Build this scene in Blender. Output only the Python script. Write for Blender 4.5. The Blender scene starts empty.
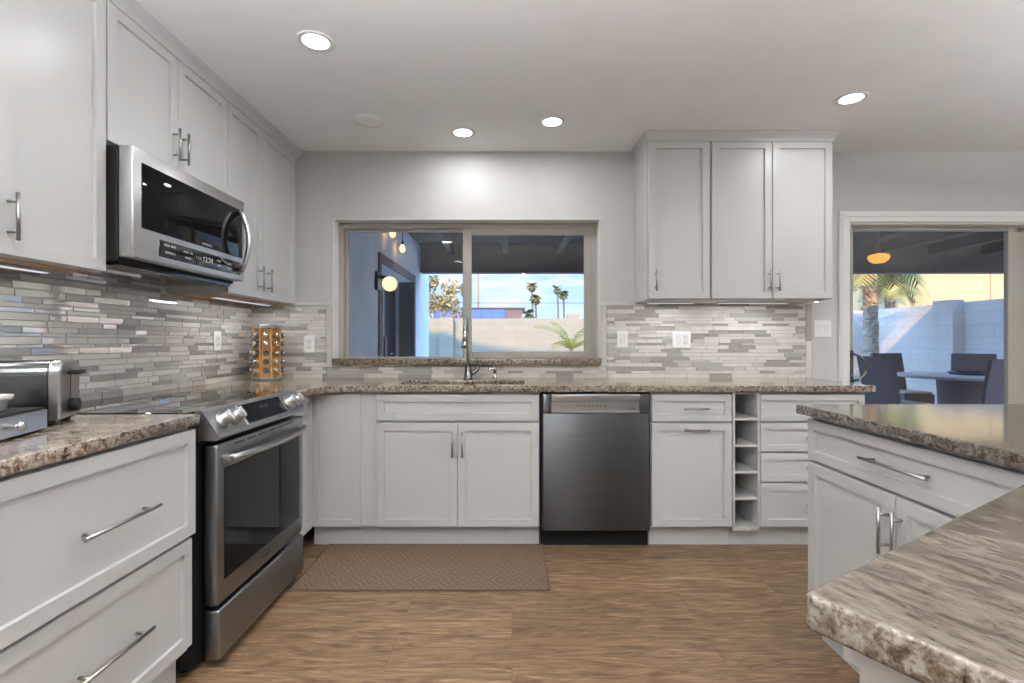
import bpy, bmesh, math, random
from mathutils import Vector, Matrix, Euler

random.seed(7)
S = bpy.context.scene
COL = S.collection
PI = math.pi

# ------------------------------------------------------------------ camera
EYE = 1.16
cam_d = bpy.data.cameras.new('camera')
cam = bpy.data.objects.new('camera', cam_d)
COL.objects.link(cam)
cam.location = (0, 0, EYE)
cam.rotation_euler = (PI / 2, 0, 0)
cam_d.sensor_width = 36.0
cam_d.lens = 36.0 * 500 / 1024
cam_d.clip_start = 0.02
cam_d.clip_end = 400
S.camera = cam

# ------------------------------------------------------------------ exposure
S.view_settings.view_transform = 'Standard'
S.view_settings.look = 'None'
S.view_settings.gamma = 1.0
S.view_settings.use_curve_mapping = False
S.view_settings.exposure = 0.20

# ------------------------------------------------------------------ sky
world = bpy.data.worlds.new('evening_sky')
S.world = world
world.use_nodes = True
wn = world.node_tree
wn.nodes.clear()
w_out = wn.nodes.new('ShaderNodeOutputWorld')
w_bg = wn.nodes.new('ShaderNodeBackground')
w_tc = wn.nodes.new('ShaderNodeTexCoord')
w_sep = wn.nodes.new('ShaderNodeSeparateXYZ')
w_ramp = wn.nodes.new('ShaderNodeValToRGB')
w_map = wn.nodes.new('ShaderNodeMapping')
w_noise = wn.nodes.new('ShaderNodeTexNoise')
w_cr = wn.nodes.new('ShaderNodeValToRGB')
w_mix = wn.nodes.new('ShaderNodeMix')
w_mix.data_type = 'RGBA'
w_ramp.color_ramp.elements[0].position = 0.0
w_ramp.color_ramp.elements[0].color = (0.40, 0.55, 0.72, 1)
w_ramp.color_ramp.elements[1].position = 0.16
w_ramp.color_ramp.elements[1].color = (0.22, 0.38, 0.70, 1)
w_el = w_ramp.color_ramp.elements.new(0.45)
w_el.color = (0.80, 1.65, 3.3, 1)
w_map.inputs['Scale'].default_value = (3.0, 3.0, 16.0)
w_noise.inputs['Scale'].default_value = 2.2
w_noise.inputs['Detail'].default_value = 6
w_noise.inputs['Roughness'].default_value = 0.6
w_cr.color_ramp.elements[0].position = 0.47
w_cr.color_ramp.elements[0].color = (0, 0, 0, 1)
w_cr.color_ramp.elements[1].position = 0.66
w_cr.color_ramp.elements[1].color = (0.85, 0.85, 0.85, 1)
w_mix.inputs['B'].default_value = (0.50, 0.51, 0.55, 1)
wn.links.new(w_tc.outputs['Generated'], w_sep.inputs[0])
wn.links.new(w_sep.outputs['Z'], w_ramp.inputs[0])
wn.links.new(w_tc.outputs['Generated'], w_map.inputs['Vector'])
wn.links.new(w_map.outputs[0], w_noise.inputs['Vector'])
wn.links.new(w_noise.outputs['Fac'], w_cr.inputs[0])
wn.links.new(w_cr.outputs[0], w_mix.inputs['Factor'])
wn.links.new(w_ramp.outputs[0], w_mix.inputs['A'])
wn.links.new(w_mix.outputs['Result'], w_bg.inputs['Color'])
w_bg.inputs['Strength'].default_value = 1.9
wn.links.new(w_bg.outputs[0], w_out.inputs[0])

# ------------------------------------------------------------------ low evening sun, from behind the house
sun_d = bpy.data.lights.new('sun', 'SUN')
sun_d.energy = 5.2
sun_d.color = (1.0, 0.64, 0.25)
sun_d.angle = math.radians(1.2)
sun = bpy.data.objects.new('sun', sun_d)
COL.objects.link(sun)
SUN_DIR = Vector((0.36, 1.0, -0.75)).normalized()
sun.rotation_euler = SUN_DIR.to_track_quat('-Z', 'Y').to_euler()
sun.location = (-4, -8, 12)

LAMP_W = 2.9          # watts of every recessed ceiling lamp
FILL_UPLIGHT_W = 60.0     # base watts of the bowl uplights added out of view for fill
BAR_W = 0.62
LIGHT_COLOR = (0.97, 0.985, 1.0)

# ------------------------------------------------------------------ materials
MATS = {}


def newmat(name):
    m = bpy.data.materials.new(name)
    m.use_nodes = True
    m.node_tree.nodes.clear()
    out = m.node_tree.nodes.new('ShaderNodeOutputMaterial')
    return m, m.node_tree, out


def N(nt, kind, **kw):
    n = nt.nodes.new('ShaderNode' + kind)
    for k, v in kw.items():
        setattr(n, k, v)
    return n


def pbsdf(nt, out, color=(0.8, 0.8, 0.8), rough=0.5, metal=0.0, spec=0.5, coat=0.0, coat_rough=0.05):
    b = N(nt, 'BsdfPrincipled')
    b.inputs['Base Color'].default_value = (*color, 1)
    b.inputs['Roughness'].default_value = rough
    b.inputs['Metallic'].default_value = metal
    b.inputs['Specular IOR Level'].default_value = spec
    b.inputs['Coat Weight'].default_value = coat
    b.inputs['Coat Roughness'].default_value = coat_rough
    nt.links.new(b.outputs[0], out.inputs[0])
    return b


def coords(nt, scale=(1, 1, 1), rot=(0, 0, 0), kind='Object'):
    tc = N(nt, 'TexCoord')
    mp = N(nt, 'Mapping')
    mp.inputs['Scale'].default_value = scale
    mp.inputs['Rotation'].default_value = rot
    nt.links.new(tc.outputs[kind], mp.inputs[0])
    return mp.outputs[0]


def ramp(nt, src, stops):
    r = N(nt, 'ValToRGB')
    cr = r.color_ramp
    while len(cr.elements) < len(stops):
        cr.elements.new(0.5)
    for e, (p, c) in zip(cr.elements, stops):
        e.position = p
        e.color = (*c, 1) if len(c) == 3 else c
    nt.links.new(src, r.inputs[0])
    return r.outputs[0]


def noise(nt, vec, scale=5, detail=4, rough=0.5, dist=0.0):
    n = N(nt, 'TexNoise')
    n.inputs['Scale'].default_value = scale
    n.inputs['Detail'].default_value = detail
    n.inputs['Roughness'].default_value = rough
    n.inputs['Distortion'].default_value = dist
    nt.links.new(vec, n.inputs['Vector'])
    return n.outputs['Fac']


def bump(nt, b, src, strength=0.2, dist=0.01):
    bp = N(nt, 'Bump')
    bp.inputs['Strength'].default_value = strength
    bp.inputs['Distance'].default_value = dist
    nt.links.new(src, bp.inputs['Height'])
    nt.links.new(bp.outputs[0], b.inputs['Normal'])


def mixc(nt, fac, a, b, mode='MIX'):
    m = N(nt, 'Mix', data_type='RGBA', blend_type=mode)
    for key, v in (('Factor', fac), ('A', a), ('B', b)):
        if isinstance(v, (int, float)):
            m.inputs[key].default_value = v
        elif isinstance(v, tuple):
            m.inputs[key].default_value = (*v, 1)
        else:
            nt.links.new(v, m.inputs[key])
    return m.outputs['Result']


def simple(name, color, rough=0.5, metal=0.0, spec=0.5, coat=0.0, var=0.03, vscale=6.0, bmp=0.0, bscale=120.0):
    """plain material with a faint procedural variation of tone and, if asked, a fine bump"""
    m, nt, out = newmat(name)
    b = pbsdf(nt, out, color, rough, metal, spec, coat)
    v = coords(nt)
    n = noise(nt, v, vscale, 3)
    lo = tuple(max(0, c * (1 - var)) for c in color)
    hi = tuple(min(1, c * (1 + var)) for c in color)
    nt.links.new(ramp(nt, n, [(0.3, lo), (0.7, hi)]), b.inputs['Base Color'])
    if bmp:
        bump(nt, b, noise(nt, v, bscale, 2), bmp, 0.002)
    MATS[name] = m
    return m


def emit(name, color, strength):
    m, nt, out = newmat(name)
    e = N(nt, 'Emission')
    e.inputs[0].default_value = (*color, 1)
    e.inputs[1].default_value = strength
    nt.links.new(e.outputs[0], out.inputs[0])
    MATS[name] = m
    return m


def brushed(name, color, rough, axis, depth=0.12, aniso=0.0):
    """brushed metal: streaks that run along one axis"""
    m, nt, out = newmat(name)
    b = pbsdf(nt, out, color, rough, 1.0)
    sc = [260, 260, 260]
    sc[axis] = 2.0
    n = noise(nt, coords(nt, tuple(sc)), 1.0, 2)
    if aniso:
        tg = N(nt, 'Tangent', direction_type='RADIAL', axis='Z')
        nt.links.new(tg.outputs[0], b.inputs['Tangent'])
        b.inputs['Anisotropic'].default_value = aniso
        b.inputs['Anisotropic Rotation'].default_value = 0.25
    r = N(nt, 'MapRange')
    r.inputs['To Min'].default_value = rough - depth / 2
    r.inputs['To Max'].default_value = rough + depth
    nt.links.new(n, r.inputs[0])
    nt.links.new(r.outputs[0], b.inputs['Roughness'])
    nt.links.new(ramp(nt, n, [(0.3, tuple(c * 0.9 for c in color)), (0.7, tuple(min(1, c * 1.08) for c in color))]), b.inputs['Base Color'])
    MATS[name] = m
    return m


def granite(name, ang=0.0, stretch=1.0, scale=26, tone=1.0):
    m, nt, out = newmat(name)
    b = pbsdf(nt, out, (0.5, 0.45, 0.4), 0.10, 0, 0.55)
    rot = coords(nt, (1, 1, 1), (0, 0, -ang))
    mp = N(nt, 'Mapping')
    mp.inputs['Scale'].default_value = (1.0 / stretch, 1, 1)
    nt.links.new(rot, mp.inputs[0])
    v = mp.outputs[0]
    big = noise(nt, v, scale, 6, 0.66, 0.6)
    base = ramp(nt, big, [(0.34, (0.022, 0.015, 0.012)), (0.43, (0.095, 0.066, 0.047)), (0.51, (0.21, 0.165, 0.127)), (0.64, (0.335, 0.295, 0.245))])
    fine = noise(nt, v, 110, 4, 0.7)
    speck = ramp(nt, fine, [(0.38, (0.016, 0.012, 0.010)), (0.46, (0.165, 0.13, 0.10)), (0.57, (0.335, 0.295, 0.25))])
    c = mixc(nt, 0.40, base, speck)
    vo = N(nt, 'TexVoronoi')
    vo.inputs['Scale'].default_value = 48
    nt.links.new(v, vo.inputs['Vector'])
    dark = ramp(nt, vo.outputs['Distance'], [(0.10, (0.25, 0.22, 0.2)), (0.26, (1, 1, 1))])
    sel = ramp(nt, noise(nt, v, 15, 3), [(0.50, (0, 0, 0)), (0.60, (1, 1, 1))])
    c2 = mixc(nt, 1.0, c, dark, 'MULTIPLY')
    c = mixc(nt, sel, c, c2)
    c = mixc(nt, 1.0, c, (tone, tone, tone), 'MULTIPLY')
    nt.links.new(c, b.inputs['Base Color'])
    MATS[name] = m
    return m


def granite_edge(name, tone=1.0):
    m, nt, out = newmat(name)
    b = pbsdf(nt, out, (0.5, 0.45, 0.4), 0.16, 0, 0.45)
    v = coords(nt)
    big = noise(nt, v, 62, 5, 0.62, 0.7)
    c = ramp(nt, big, [(0.33, (0.018, 0.013, 0.010)), (0.42, (0.10, 0.066, 0.045)), (0.48, (0.150, 0.120, 0.094)), (0.58, (0.245, 0.215, 0.180)), (0.70, (0.31, 0.28, 0.245))])
    fine = noise(nt, v, 150, 3, 0.7)
    c = mixc(nt, 0.8, c, ramp(nt, fine, [(0.36, (0.25, 0.2, 0.17)), (0.50, (1, 1, 1))]), 'MULTIPLY')
    c = mixc(nt, 1.0, c, (tone, tone, tone), 'MULTIPLY')
    nt.links.new(c, b.inputs['Base Color'])
    MATS[name] = m
    return m


def floor_mat():
    m, nt, out = newmat('wood_plank_floor')
    b = pbsdf(nt, out, (0.3, 0.2, 0.13), 0.42, 0, 0.35)
    v = coords(nt)
    br = N(nt, 'TexBrick')
    br.offset = 0.37
    br.offset_frequency = 2
    br.inputs['Scale'].default_value = 1.0
    br.inputs['Brick Width'].default_value = 1.22
    br.inputs['Row Height'].default_value = 0.178
    br.inputs['Mortar Size'].default_value = 0.0016
    br.inputs['Mortar Smooth'].default_value = 0.1
    br.inputs['Bias'].default_value = 0.0
    br.inputs['Color1'].default_value = (0, 0, 0, 1)
    br.inputs['Color2'].default_value = (1, 1, 1, 1)
    br.inputs['Mortar'].default_value = (0.5, 0.5, 0.5, 1)
    nt.links.new(v, br.inputs['Vector'])
    # shift the grain by plank
    add = N(nt, 'VectorMath', operation='ADD')
    mul = N(nt, 'VectorMath', operation='SCALE')
    mul.inputs['Scale'].default_value = 7.3
    nt.links.new(br.outputs['Color'], mul.inputs[0])
    nt.links.new(v, add.inputs[0])
    nt.links.new(mul.outputs[0], add.inputs[1])

    def stretched(sx, sy):
        mp = N(nt, 'Mapping')
        mp.inputs['Scale'].default_value = (sx, sy, 1)
        nt.links.new(add.outputs[0], mp.inputs[0])
        return mp.outputs[0]
    g1 = noise(nt, stretched(1.5, 11), 2.0, 8, 0.68, 2.4)
    g2 = noise(nt, stretched(3, 60), 2.0, 4, 0.6, 0.4)
    base = ramp(nt, g1, [(0.28, (0.068, 0.038, 0.019)), (0.41, (0.145, 0.089, 0.048)), (0.52, (0.225, 0.149, 0.087)), (0.60, (0.280, 0.194, 0.120)), (0.70, (0.430, 0.325, 0.222))])
    gr = ramp(nt, g2, [(0.35, (0.72, 0.70, 0.68)), (0.6, (1.06, 1.05, 1.04))])
    c = mixc(nt, 0.85, base, gr, 'MULTIPLY')
    tone = ramp(nt, br.outputs['Color'], [(0.0, (0.86, 0.84, 0.82)), (1.0, (1.12, 1.10, 1.08))])
    c = mixc(nt, 1.0, c, tone, 'MULTIPLY')
    c = mixc(nt, br.outputs['Fac'], c, (0.13, 0.08, 0.05))
    nt.links.new(c, b.inputs['Base Color'])
    bump(nt, b, g2, 0.12, 0.003)
    MATS['floor'] = m


def mat_rug():
    m, nt, out = newmat('woven_mat')
    b = pbsdf(nt, out, (0.2, 0.15, 0.12), 0.9, 0, 0.1)
    tc = N(nt, 'TexCoord')
    sep = N(nt, 'SeparateXYZ')
    nt.links.new(tc.outputs['Object'], sep.inputs[0])

    def math_(op, a, c=None):
        n = N(nt, 'Math', operation=op)
        for i, x in enumerate((a, c)):
            if x is None:
                continue
            if isinstance(x, (int, float)):
                n.inputs[i].default_value = x
            else:
                nt.links.new(x, n.inputs[i])
        return n.outputs[0]
    # nested diamonds
    ax = math_('ABSOLUTE', math_('SUBTRACT', math_('FRACT', math_('MULTIPLY', sep.outputs['X'], 8.0)), 0.5))
    ay = math_('ABSOLUTE', math_('SUBTRACT', math_('FRACT', math_('MULTIPLY', sep.outputs['Y'], 6.0)), 0.5))
    d = math_('FRACT', math_('MULTIPLY', math_('ADD', ax, ay), 4.0))
    c = ramp(nt, d, [(0.0, (0.105, 0.068, 0.044)), (0.20, (0.11, 0.071, 0.047)), (0.38, (0.168, 0.114, 0.076)), (0.9, (0.172, 0.117, 0.079))])
    fz = noise(nt, tc.outputs['Object'], 220, 2)
    c = mixc(nt, 0.35, c, ramp(nt, fz, [(0.3, (0.08, 0.055, 0.04)), (0.7, (0.20, 0.14, 0.105))]))
    nt.links.new(c, b.inputs['Base Color'])
    bump(nt, b, d, 0.4, 0.003)
    MATS['rug'] = m


def glass_mat(name, ior=1.5, tint=(1, 1, 1), gain=1.0):
    """clear thin pane: transparent with a mirror share that grows to grazing angles"""
    m, nt, out = newmat(name)
    fr = N(nt, 'Fresnel')
    geo = N(nt, 'NewGeometry')
    mr = N(nt, 'MapRange')
    mr.inputs['To Min'].default_value = ior
    mr.inputs['To Max'].default_value = 1.0 / ior
    nt.links.new(geo.outputs['Backfacing'], mr.inputs[0])
    nt.links.new(mr.outputs[0], fr.inputs[0])
    tr = N(nt, 'BsdfTransparent')
    tr.inputs[0].default_value = (*tint, 1)
    gl = N(nt, 'BsdfGlossy')
    gl.inputs['Roughness'].default_value = 0.0
    mx = N(nt, 'MixShader')
    nt.links.new(fr.outputs[0], mx.inputs[0])
    nt.links.new(tr.outputs[0], mx.inputs[1])
    nt.links.new(gl.outputs[0], mx.inputs[2])
    nt.links.new(mx.outputs[0], out.inputs[0])
    MATS[name] = m


def block_wall_mat(name, c1, c2, cm):
    m, nt, out = newmat(name)
    b = pbsdf(nt, out, (0.6, 0.55, 0.47), 0.9, 0, 0.2)
    tc = N(nt, 'TexCoord')
    sep = N(nt, 'SeparateXYZ')
    nt.links.new(tc.outputs['Object'], sep.inputs[0])
    cb = N(nt, 'CombineXYZ')
    sm = N(nt, 'Math', operation='ADD')
    nt.links.new(sep.outputs['X'], sm.inputs[0])
    nt.links.new(sep.outputs['Y'], sm.inputs[1])
    nt.links.new(sm.outputs[0], cb.inputs[0])
    nt.links.new(sep.outputs['Z'], cb.inputs[1])
    br = N(nt, 'TexBrick')
    br.inputs['Scale'].default_value = 1.0
    br.inputs['Brick Width'].default_value = 0.41
    br.inputs['Row Height'].default_value = 0.205
    br.inputs['Mortar Size'].default_value = 0.006
    br.inputs['Color1'].default_value = (*c1, 1)
    br.inputs['Color2'].default_value = (*c2, 1)
    br.inputs['Mortar'].default_value = (*cm, 1)
    nt.links.new(cb.outputs[0], br.inputs['Vector'])
    nt.links.new(br.outputs['Color'], b.inputs['Base Color'])
    bump(nt, b, br.outputs['Fac'], -0.4, 0.006)
    MATS[name] = m


def wicker_mat():
    m, nt, out = newmat('dark_wicker')
    b = pbsdf(nt, out, (0.1, 0.07, 0.06), 0.6, 0, 0.3)
    v = coords(nt)
    w1 = N(nt, 'TexWave', wave_type='BANDS', bands_direction='Z')
    w1.inputs['Scale'].default_value = 30
    w1.inputs['Distortion'].default_value = 0.6
    nt.links.new(v, w1.inputs['Vector'])
    w2 = N(nt, 'TexWave', wave_type='BANDS', bands_direction='DIAGONAL')
    w2.inputs['Scale'].default_value = 22
    nt.links.new(v, w2.inputs['Vector'])
    mx = mixc(nt, 0.4, w1.outputs['Color'], w2.outputs['Color'])
    nt.links.new(ramp(nt, mx, [(0.2, (0.10, 0.078, 0.072)), (0.8, (0.19, 0.148, 0.134))]), b.inputs['Base Color'])
    bump(nt, b, mx, 0.2, 0.003)
    MATS['wicker'] = m


def bark_mat():
    m, nt, out = newmat('palm_bark')
    b = pbsdf(nt, out, (0.35, 0.27, 0.2), 0.95, 0, 0.1)
    n = noise(nt, coords(nt, (9, 9, 16)), 1.0, 4, 0.6, 0.8)
    nt.links.new(ramp(nt, n, [(0.3, (0.19, 0.13, 0.09)), (0.5, (0.48, 0.37, 0.27)), (0.7, (0.66, 0.54, 0.42))]), b.inputs['Base Color'])
    bump(nt, b, n, 0.8, 0.02)
    MATS['bark'] = m


def leaf_mat(name, a, c):
    m, nt, out = newmat(name)
    b = pbsdf(nt, out, a, 0.6, 0, 0.3)
    n = noise(nt, coords(nt), 3.0, 3)
    nt.links.new(ramp(nt, n, [(0.35, a), (0.65, c)]), b.inputs['Base Color'])
    MATS[name] = m


floor_mat()
mat_rug()
block_wall_mat('block', (0.66, 0.61, 0.55), (0.62, 0.575, 0.52), (0.54, 0.50, 0.45))
block_wall_mat('block_sun_dimmed', (0.38, 0.335, 0.245), (0.355, 0.315, 0.23), (0.31, 0.275, 0.20))  # copy of block, darkened because sun and sky overlight that wall
wicker_mat()
bark_mat()
granite('granite', tone=1.6)
granite('granite_run', math.radians(-64), 3.0, 38, 0.50)
granite_edge('granite_edge', 1.35)
granite_edge('granite_run_edge', 0.88)
glass_mat('glass', 1.26)
simple('wall', (0.57, 0.567, 0.56), 0.75, spec=0.25, var=0.015, bmp=0.05, bscale=260)
simple('ceiling', (0.90, 0.90, 0.90), 0.85, spec=0.15, var=0.015, bmp=0.05, bscale=200)
simple('trim', (0.80, 0.80, 0.785), 0.4, var=0.01)
simple('cab', (0.575, 0.575, 0.573), 0.33, spec=0.45, var=0.012, vscale=3)
simple('inner', (0.60, 0.59, 0.57), 0.6, var=0.02)
simple('rug_edge', (0.12, 0.08, 0.05), 0.85)
simple('ply', (0.42, 0.27, 0.15), 0.6, var=0.2, vscale=20)
simple('nickel', (0.40, 0.39, 0.375), 0.32, 1.0, var=0.04)
simple('chrome', (0.62, 0.62, 0.62), 0.10, 1.0, var=0.02)
simple('sink_steel', (0.20, 0.20, 0.20), 0.35, 1.0, var=0.05)
simple('gunmetal', (0.16, 0.165, 0.17), 0.25, 1.0, var=0.05)
brushed('steel_x', (0.30, 0.31, 0.325), 0.30, 0)
brushed('steel_pale', (0.56, 0.56, 0.56), 0.34, 0, 0.06)
brushed('steel_y', (0.44, 0.44, 0.44), 0.27, 1)
brushed('steel_z', (0.105, 0.109, 0.115), 0.34, 0, 0.08, 0.85)
simple('steel_soft', (0.52, 0.52, 0.52), 0.3, 1.0, var=0.03)
simple('black', (0.008, 0.008, 0.008), 0.5, spec=0.15, var=0.1)
simple('black_gloss', (0.010, 0.010, 0.011), 0.06, spec=0.6, var=0.1)
simple('oven_glass', (0.006, 0.006, 0.007), 0.03, spec=0.12, var=0.1)
simple('cooktop_glass', (0.012, 0.012, 0.014), 0.03, spec=1.0, var=0.1)
simple('burner', (0.06, 0.06, 0.065), 0.12, var=0.1)
simple('grey_text', (0.5, 0.5, 0.5), 0.5)
simple('dim_text', (0.10, 0.10, 0.10), 0.5)
simple('pale_text', (0.75, 0.75, 0.75), 0.5)
simple('dark_text', (0.03, 0.03, 0.03), 0.5)
simple('plastic_white', (0.92, 0.92, 0.92), 0.35, var=0.01)
simple('slot', (0.05, 0.05, 0.05), 0.6)
simple('rack_wood', (0.50, 0.27, 0.10), 0.45, var=0.2, vscale=30)
simple('jar_amber', (0.42, 0.20, 0.06), 0.15, var=0.3, vscale=60, coat=0.6)
simple('jar_dark', (0.12, 0.085, 0.075), 0.15, var=0.4, vscale=60, coat=0.6)
simple('jar_cork', (0.62, 0.40, 0.19), 0.35, var=0.2, vscale=60, coat=0.3)
simple('taupe', (0.37, 0.352, 0.312), 0.45, spec=0.4, var=0.02)
simple('tile_cream', (0.70, 0.67, 0.63), 0.28, var=0.06, vscale=25)
simple('tile_beige', (0.56, 0.525, 0.485), 0.30, var=0.08, vscale=25)
simple('tile_grey', (0.33, 0.305, 0.282), 0.28, var=0.1, vscale=25)
simple('tile_glass', (0.70, 0.69, 0.67), 0.06, 0.4, spec=0.9, var=0.03, coat=0.5)
simple('tile_glassgrey', (0.50, 0.49, 0.475), 0.06, 0.4, spec=0.9, var=0.05, coat=0.5)
simple('grout', (0.47, 0.445, 0.41), 0.9)
simple('stucco', (0.85, 0.86, 0.89), 0.9, spec=0.1, var=0.04, bmp=0.3, bscale=90)
simple('stucco_tan', (0.50, 0.405, 0.23), 0.9, spec=0.1, var=0.03, bmp=0.2, bscale=90)
simple('patio_brown', (0.065, 0.047, 0.042), 0.75, var=0.08, vscale=4)
simple('patio_beam', (0.105, 0.080, 0.074), 0.75, var=0.05, vscale=4)
simple('roof_tile', (0.35, 0.26, 0.21), 0.85, var=0.15)
simple('concrete', (0.48, 0.455, 0.425), 0.9, var=0.08, vscale=2)
simple('dirt', (0.42, 0.35, 0.27), 0.95, var=0.15, vscale=1)
simple('door_dark', (0.07, 0.06, 0.065), 0.4)
simple('door_recess', (0.20, 0.17, 0.18), 0.7)
simple('panel_blue', (0.10, 0.17, 0.40), 0.35, var=0.2, vscale=1)
simple('shed_brown', (0.20, 0.13, 0.12), 0.8)
simple('ceramic', (0.55, 0.54, 0.52), 0.25)
simple('table_top', (0.36, 0.33, 0.31), 0.35, var=0.1)
simple('cushion_tan', (0.46, 0.36, 0.26), 0.9)
simple('bark_far', (0.15, 0.125, 0.11), 0.9)
simple('wire', (0.04, 0.04, 0.04), 0.7)
simple('pole_wood', (0.34, 0.22, 0.18), 0.9)
leaf_mat('frond', (0.16, 0.17, 0.05), (0.42, 0.38, 0.12))
leaf_mat('frond_far', (0.10, 0.12, 0.05), (0.24, 0.22, 0.09))
leaf_mat('frond_yellow', (0.26, 0.21, 0.008), (0.46, 0.30, 0.012))
leaf_mat('leaf_autumn', (0.20, 0.20, 0.09), (0.55, 0.36, 0.16))
leaf_mat('leaf_pink', (0.30, 0.16, 0.16), (0.22, 0.24, 0.12))
emit('lamp', (1.0, 0.97, 0.92), 14.0)
emit('bulb', (1.0, 0.50, 0.12), 5.0)
emit('globe', (1.0, 0.80, 0.48), 1.15)
emit('amber', (1.0, 0.42, 0.07), 1.0)
emit('fill_lens', (1.0, 0.96, 0.9), 3.0)
emit('bar_lens', (0.85, 0.9, 1.0), 0.75)
emit('led', (0.80, 0.86, 1.0), 5.0)


# ------------------------------------------------------------------ mesh helpers
class MB:
    def __init__(self):
        self.bm = bmesh.new()

    def _merge(self, tmp, mat, smooth, mtx=None):
        if mtx is not None:
            bmesh.ops.transform(tmp, matrix=mtx, verts=tmp.verts)
        for f in tmp.faces:
            f.material_index = mat
            f.smooth = smooth
        me = bpy.data.meshes.new('tmp')
        tmp.to_mesh(me)
        tmp.free()
        self.bm.from_mesh(me)
        bpy.data.meshes.remove(me)
        return self

    def box(self, x0, x1, y0, y1, z0, z1, mat=0, bev=0.0, seg=1, mtx=None):
        t = bmesh.new()
        bmesh.ops.create_cube(t, size=1.0)
        bmesh.ops.transform(t, matrix=Matrix.Translation(((x0 + x1) / 2, (y0 + y1) / 2, (z0 + z1) / 2)) @ Matrix.Diagonal((abs(x1 - x0), abs(y1 - y0), abs(z1 - z0), 1)), verts=t.verts)
        if bev > 0:
            bmesh.ops.bevel(t, geom=t.edges[:], offset=bev, segments=seg, affect='EDGES', profile=0.5)
        return self._merge(t, mat, seg > 1, mtx)

    def shaker(self, x0, x1, y0, y1, z0, z1, rail=0.057, rec=0.011, mat=0):
        """a flat front with a raised frame round a recessed panel; it faces -y"""
        t = bmesh.new()
        bmesh.ops.create_cube(t, size=1.0)
        bmesh.ops.transform(t, matrix=Matrix.Translation(((x0 + x1) / 2, (y0 + y1) / 2, (z0 + z1) / 2)) @ Matrix.Diagonal((x1 - x0, y1 - y0, z1 - z0, 1)), verts=t.verts)
        bmesh.ops.bevel(t, geom=t.edges[:], offset=0.0018, segments=1, affect='EDGES')
        t.faces.ensure_lookup_table()
        f = max((f for f in t.faces if f.normal.y < -0.99), key=lambda f: f.calc_area())
        bmesh.ops.inset_region(t, faces=[f], thickness=rail)
        bmesh.ops.inset_region(t, faces=[f], thickness=0.0025, depth=-rec)
        return self._merge(t, mat, False)

    def cyl(self, p0, p1, r0, r1=None, seg=16, mat=0, caps=True, smooth=True):
        p0, p1 = Vector(p0), Vector(p1)
        r1 = r0 if r1 is None else r1
        t = bmesh.new()
        bmesh.ops.create_cone(t, cap_ends=caps, segments=seg, radius1=r0, radius2=r1, depth=(p1 - p0).length)
        q = (p1 - p0).to_track_quat('Z', 'Y').to_matrix().to_4x4()
        for f in t.faces:
            f.smooth = smooth and len(f.verts) == 4
        bmesh.ops.transform(t, matrix=Matrix.Translation((p0 + p1) / 2) @ q, verts=t.verts)
        for f in t.faces:
            f.material_index = mat
        me = bpy.data.meshes.new('tmp')
        t.to_mesh(me)
        t.free()
        self.bm.from_mesh(me)
        bpy.data.meshes.remove(me)
        return self

    def tube(self, pts, radii, seg=10, mat=0, flat=1.0):
        """a swept round (or flattened) bar along points"""
        pts = [Vector(p) for p in pts]
        if isinstance(radii, (int, float)):
            radii = [radii] * len(pts)
        rings = []
        up = Vector((0, 0, 1))
        for i, p in enumerate(pts):
            d = (pts[min(i + 1, len(pts) - 1)] - pts[max(i - 1, 0)]).normalized()
            a = d.cross(up)
            if a.length < 1e-3:
                a = d.cross(Vector((0, 1, 0)))
            a.normalize()
            b = a.cross(d).normalized()
            up = b
            rings.append([self.bm.verts.new(p + radii[i] * (math.cos(2 * PI * k / seg) * a * flat + math.sin(2 * PI * k / seg) * b)) for k in range(seg)])
        for i in range(len(rings) - 1):
            for k in range(seg):
                f = self.bm.faces.new((rings[i][k], rings[i][(k + 1) % seg], rings[i + 1][(k + 1) % seg], rings[i + 1][k]))
                f.smooth = True
                f.material_index = mat
        for rg, rev in ((rings[0], True), (rings[-1], False)):
            f = self.bm.faces.new(rg[::-1] if rev else rg)
            f.material_index = mat
        return self

    def lathe(self, prof, seg=24, mat=0, mtx=None, smooth=True):
        """a profile of (radius, height) turned round z"""
        t = bmesh.new()
        rings = []
        for r, z in prof:
            if r < 1e-6:
                rings.append([t.verts.new((0, 0, z))])
            else:
                rings.append([t.verts.new((r * math.cos(2 * PI * k / seg), r * math.sin(2 * PI * k / seg), z)) for k in range(seg)])
        for a, b in zip(rings, rings[1:]):
            for k in range(seg):
                k2 = (k + 1) % seg
                vs = []
                for v in (a[k % len(a)], a[k2 % len(a)], b[k2 % len(b)], b[k % len(b)]):
                    if v not in vs:
                        vs.append(v)
                if len(vs) > 2:
                    t.faces.new(vs)
        bmesh.ops.recalc_face_normals(t, faces=t.faces)
        return self._merge(t, mat, smooth, mtx)

    def prism(self, poly, z0, z1, mat=0, mtx=None, bev=0.0):
        t = bmesh.new()
        lo = [t.verts.new((x, y, z0)) for x, y in poly]
        hi = [t.verts.new((x, y, z1)) for x, y in poly]
        t.faces.new(lo[::-1])
        t.faces.new(hi)
        n = len(poly)
        for k in range(n):
            t.faces.new((lo[k], lo[(k + 1) % n], hi[(k + 1) % n], hi[k]))
        bmesh.ops.recalc_face_normals(t, faces=t.faces)
        if bev:
            bmesh.ops.bevel(t, geom=t.edges[:], offset=bev, segments=2, affect='EDGES', profile=0.5)
        return self._merge(t, mat, False, mtx)

    def quad(self, a, b, c, d, mat=0):
        f = self.bm.faces.new([self.bm.verts.new(p) for p in (a, b, c, d)])
        f.material_index = mat
        return self

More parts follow.
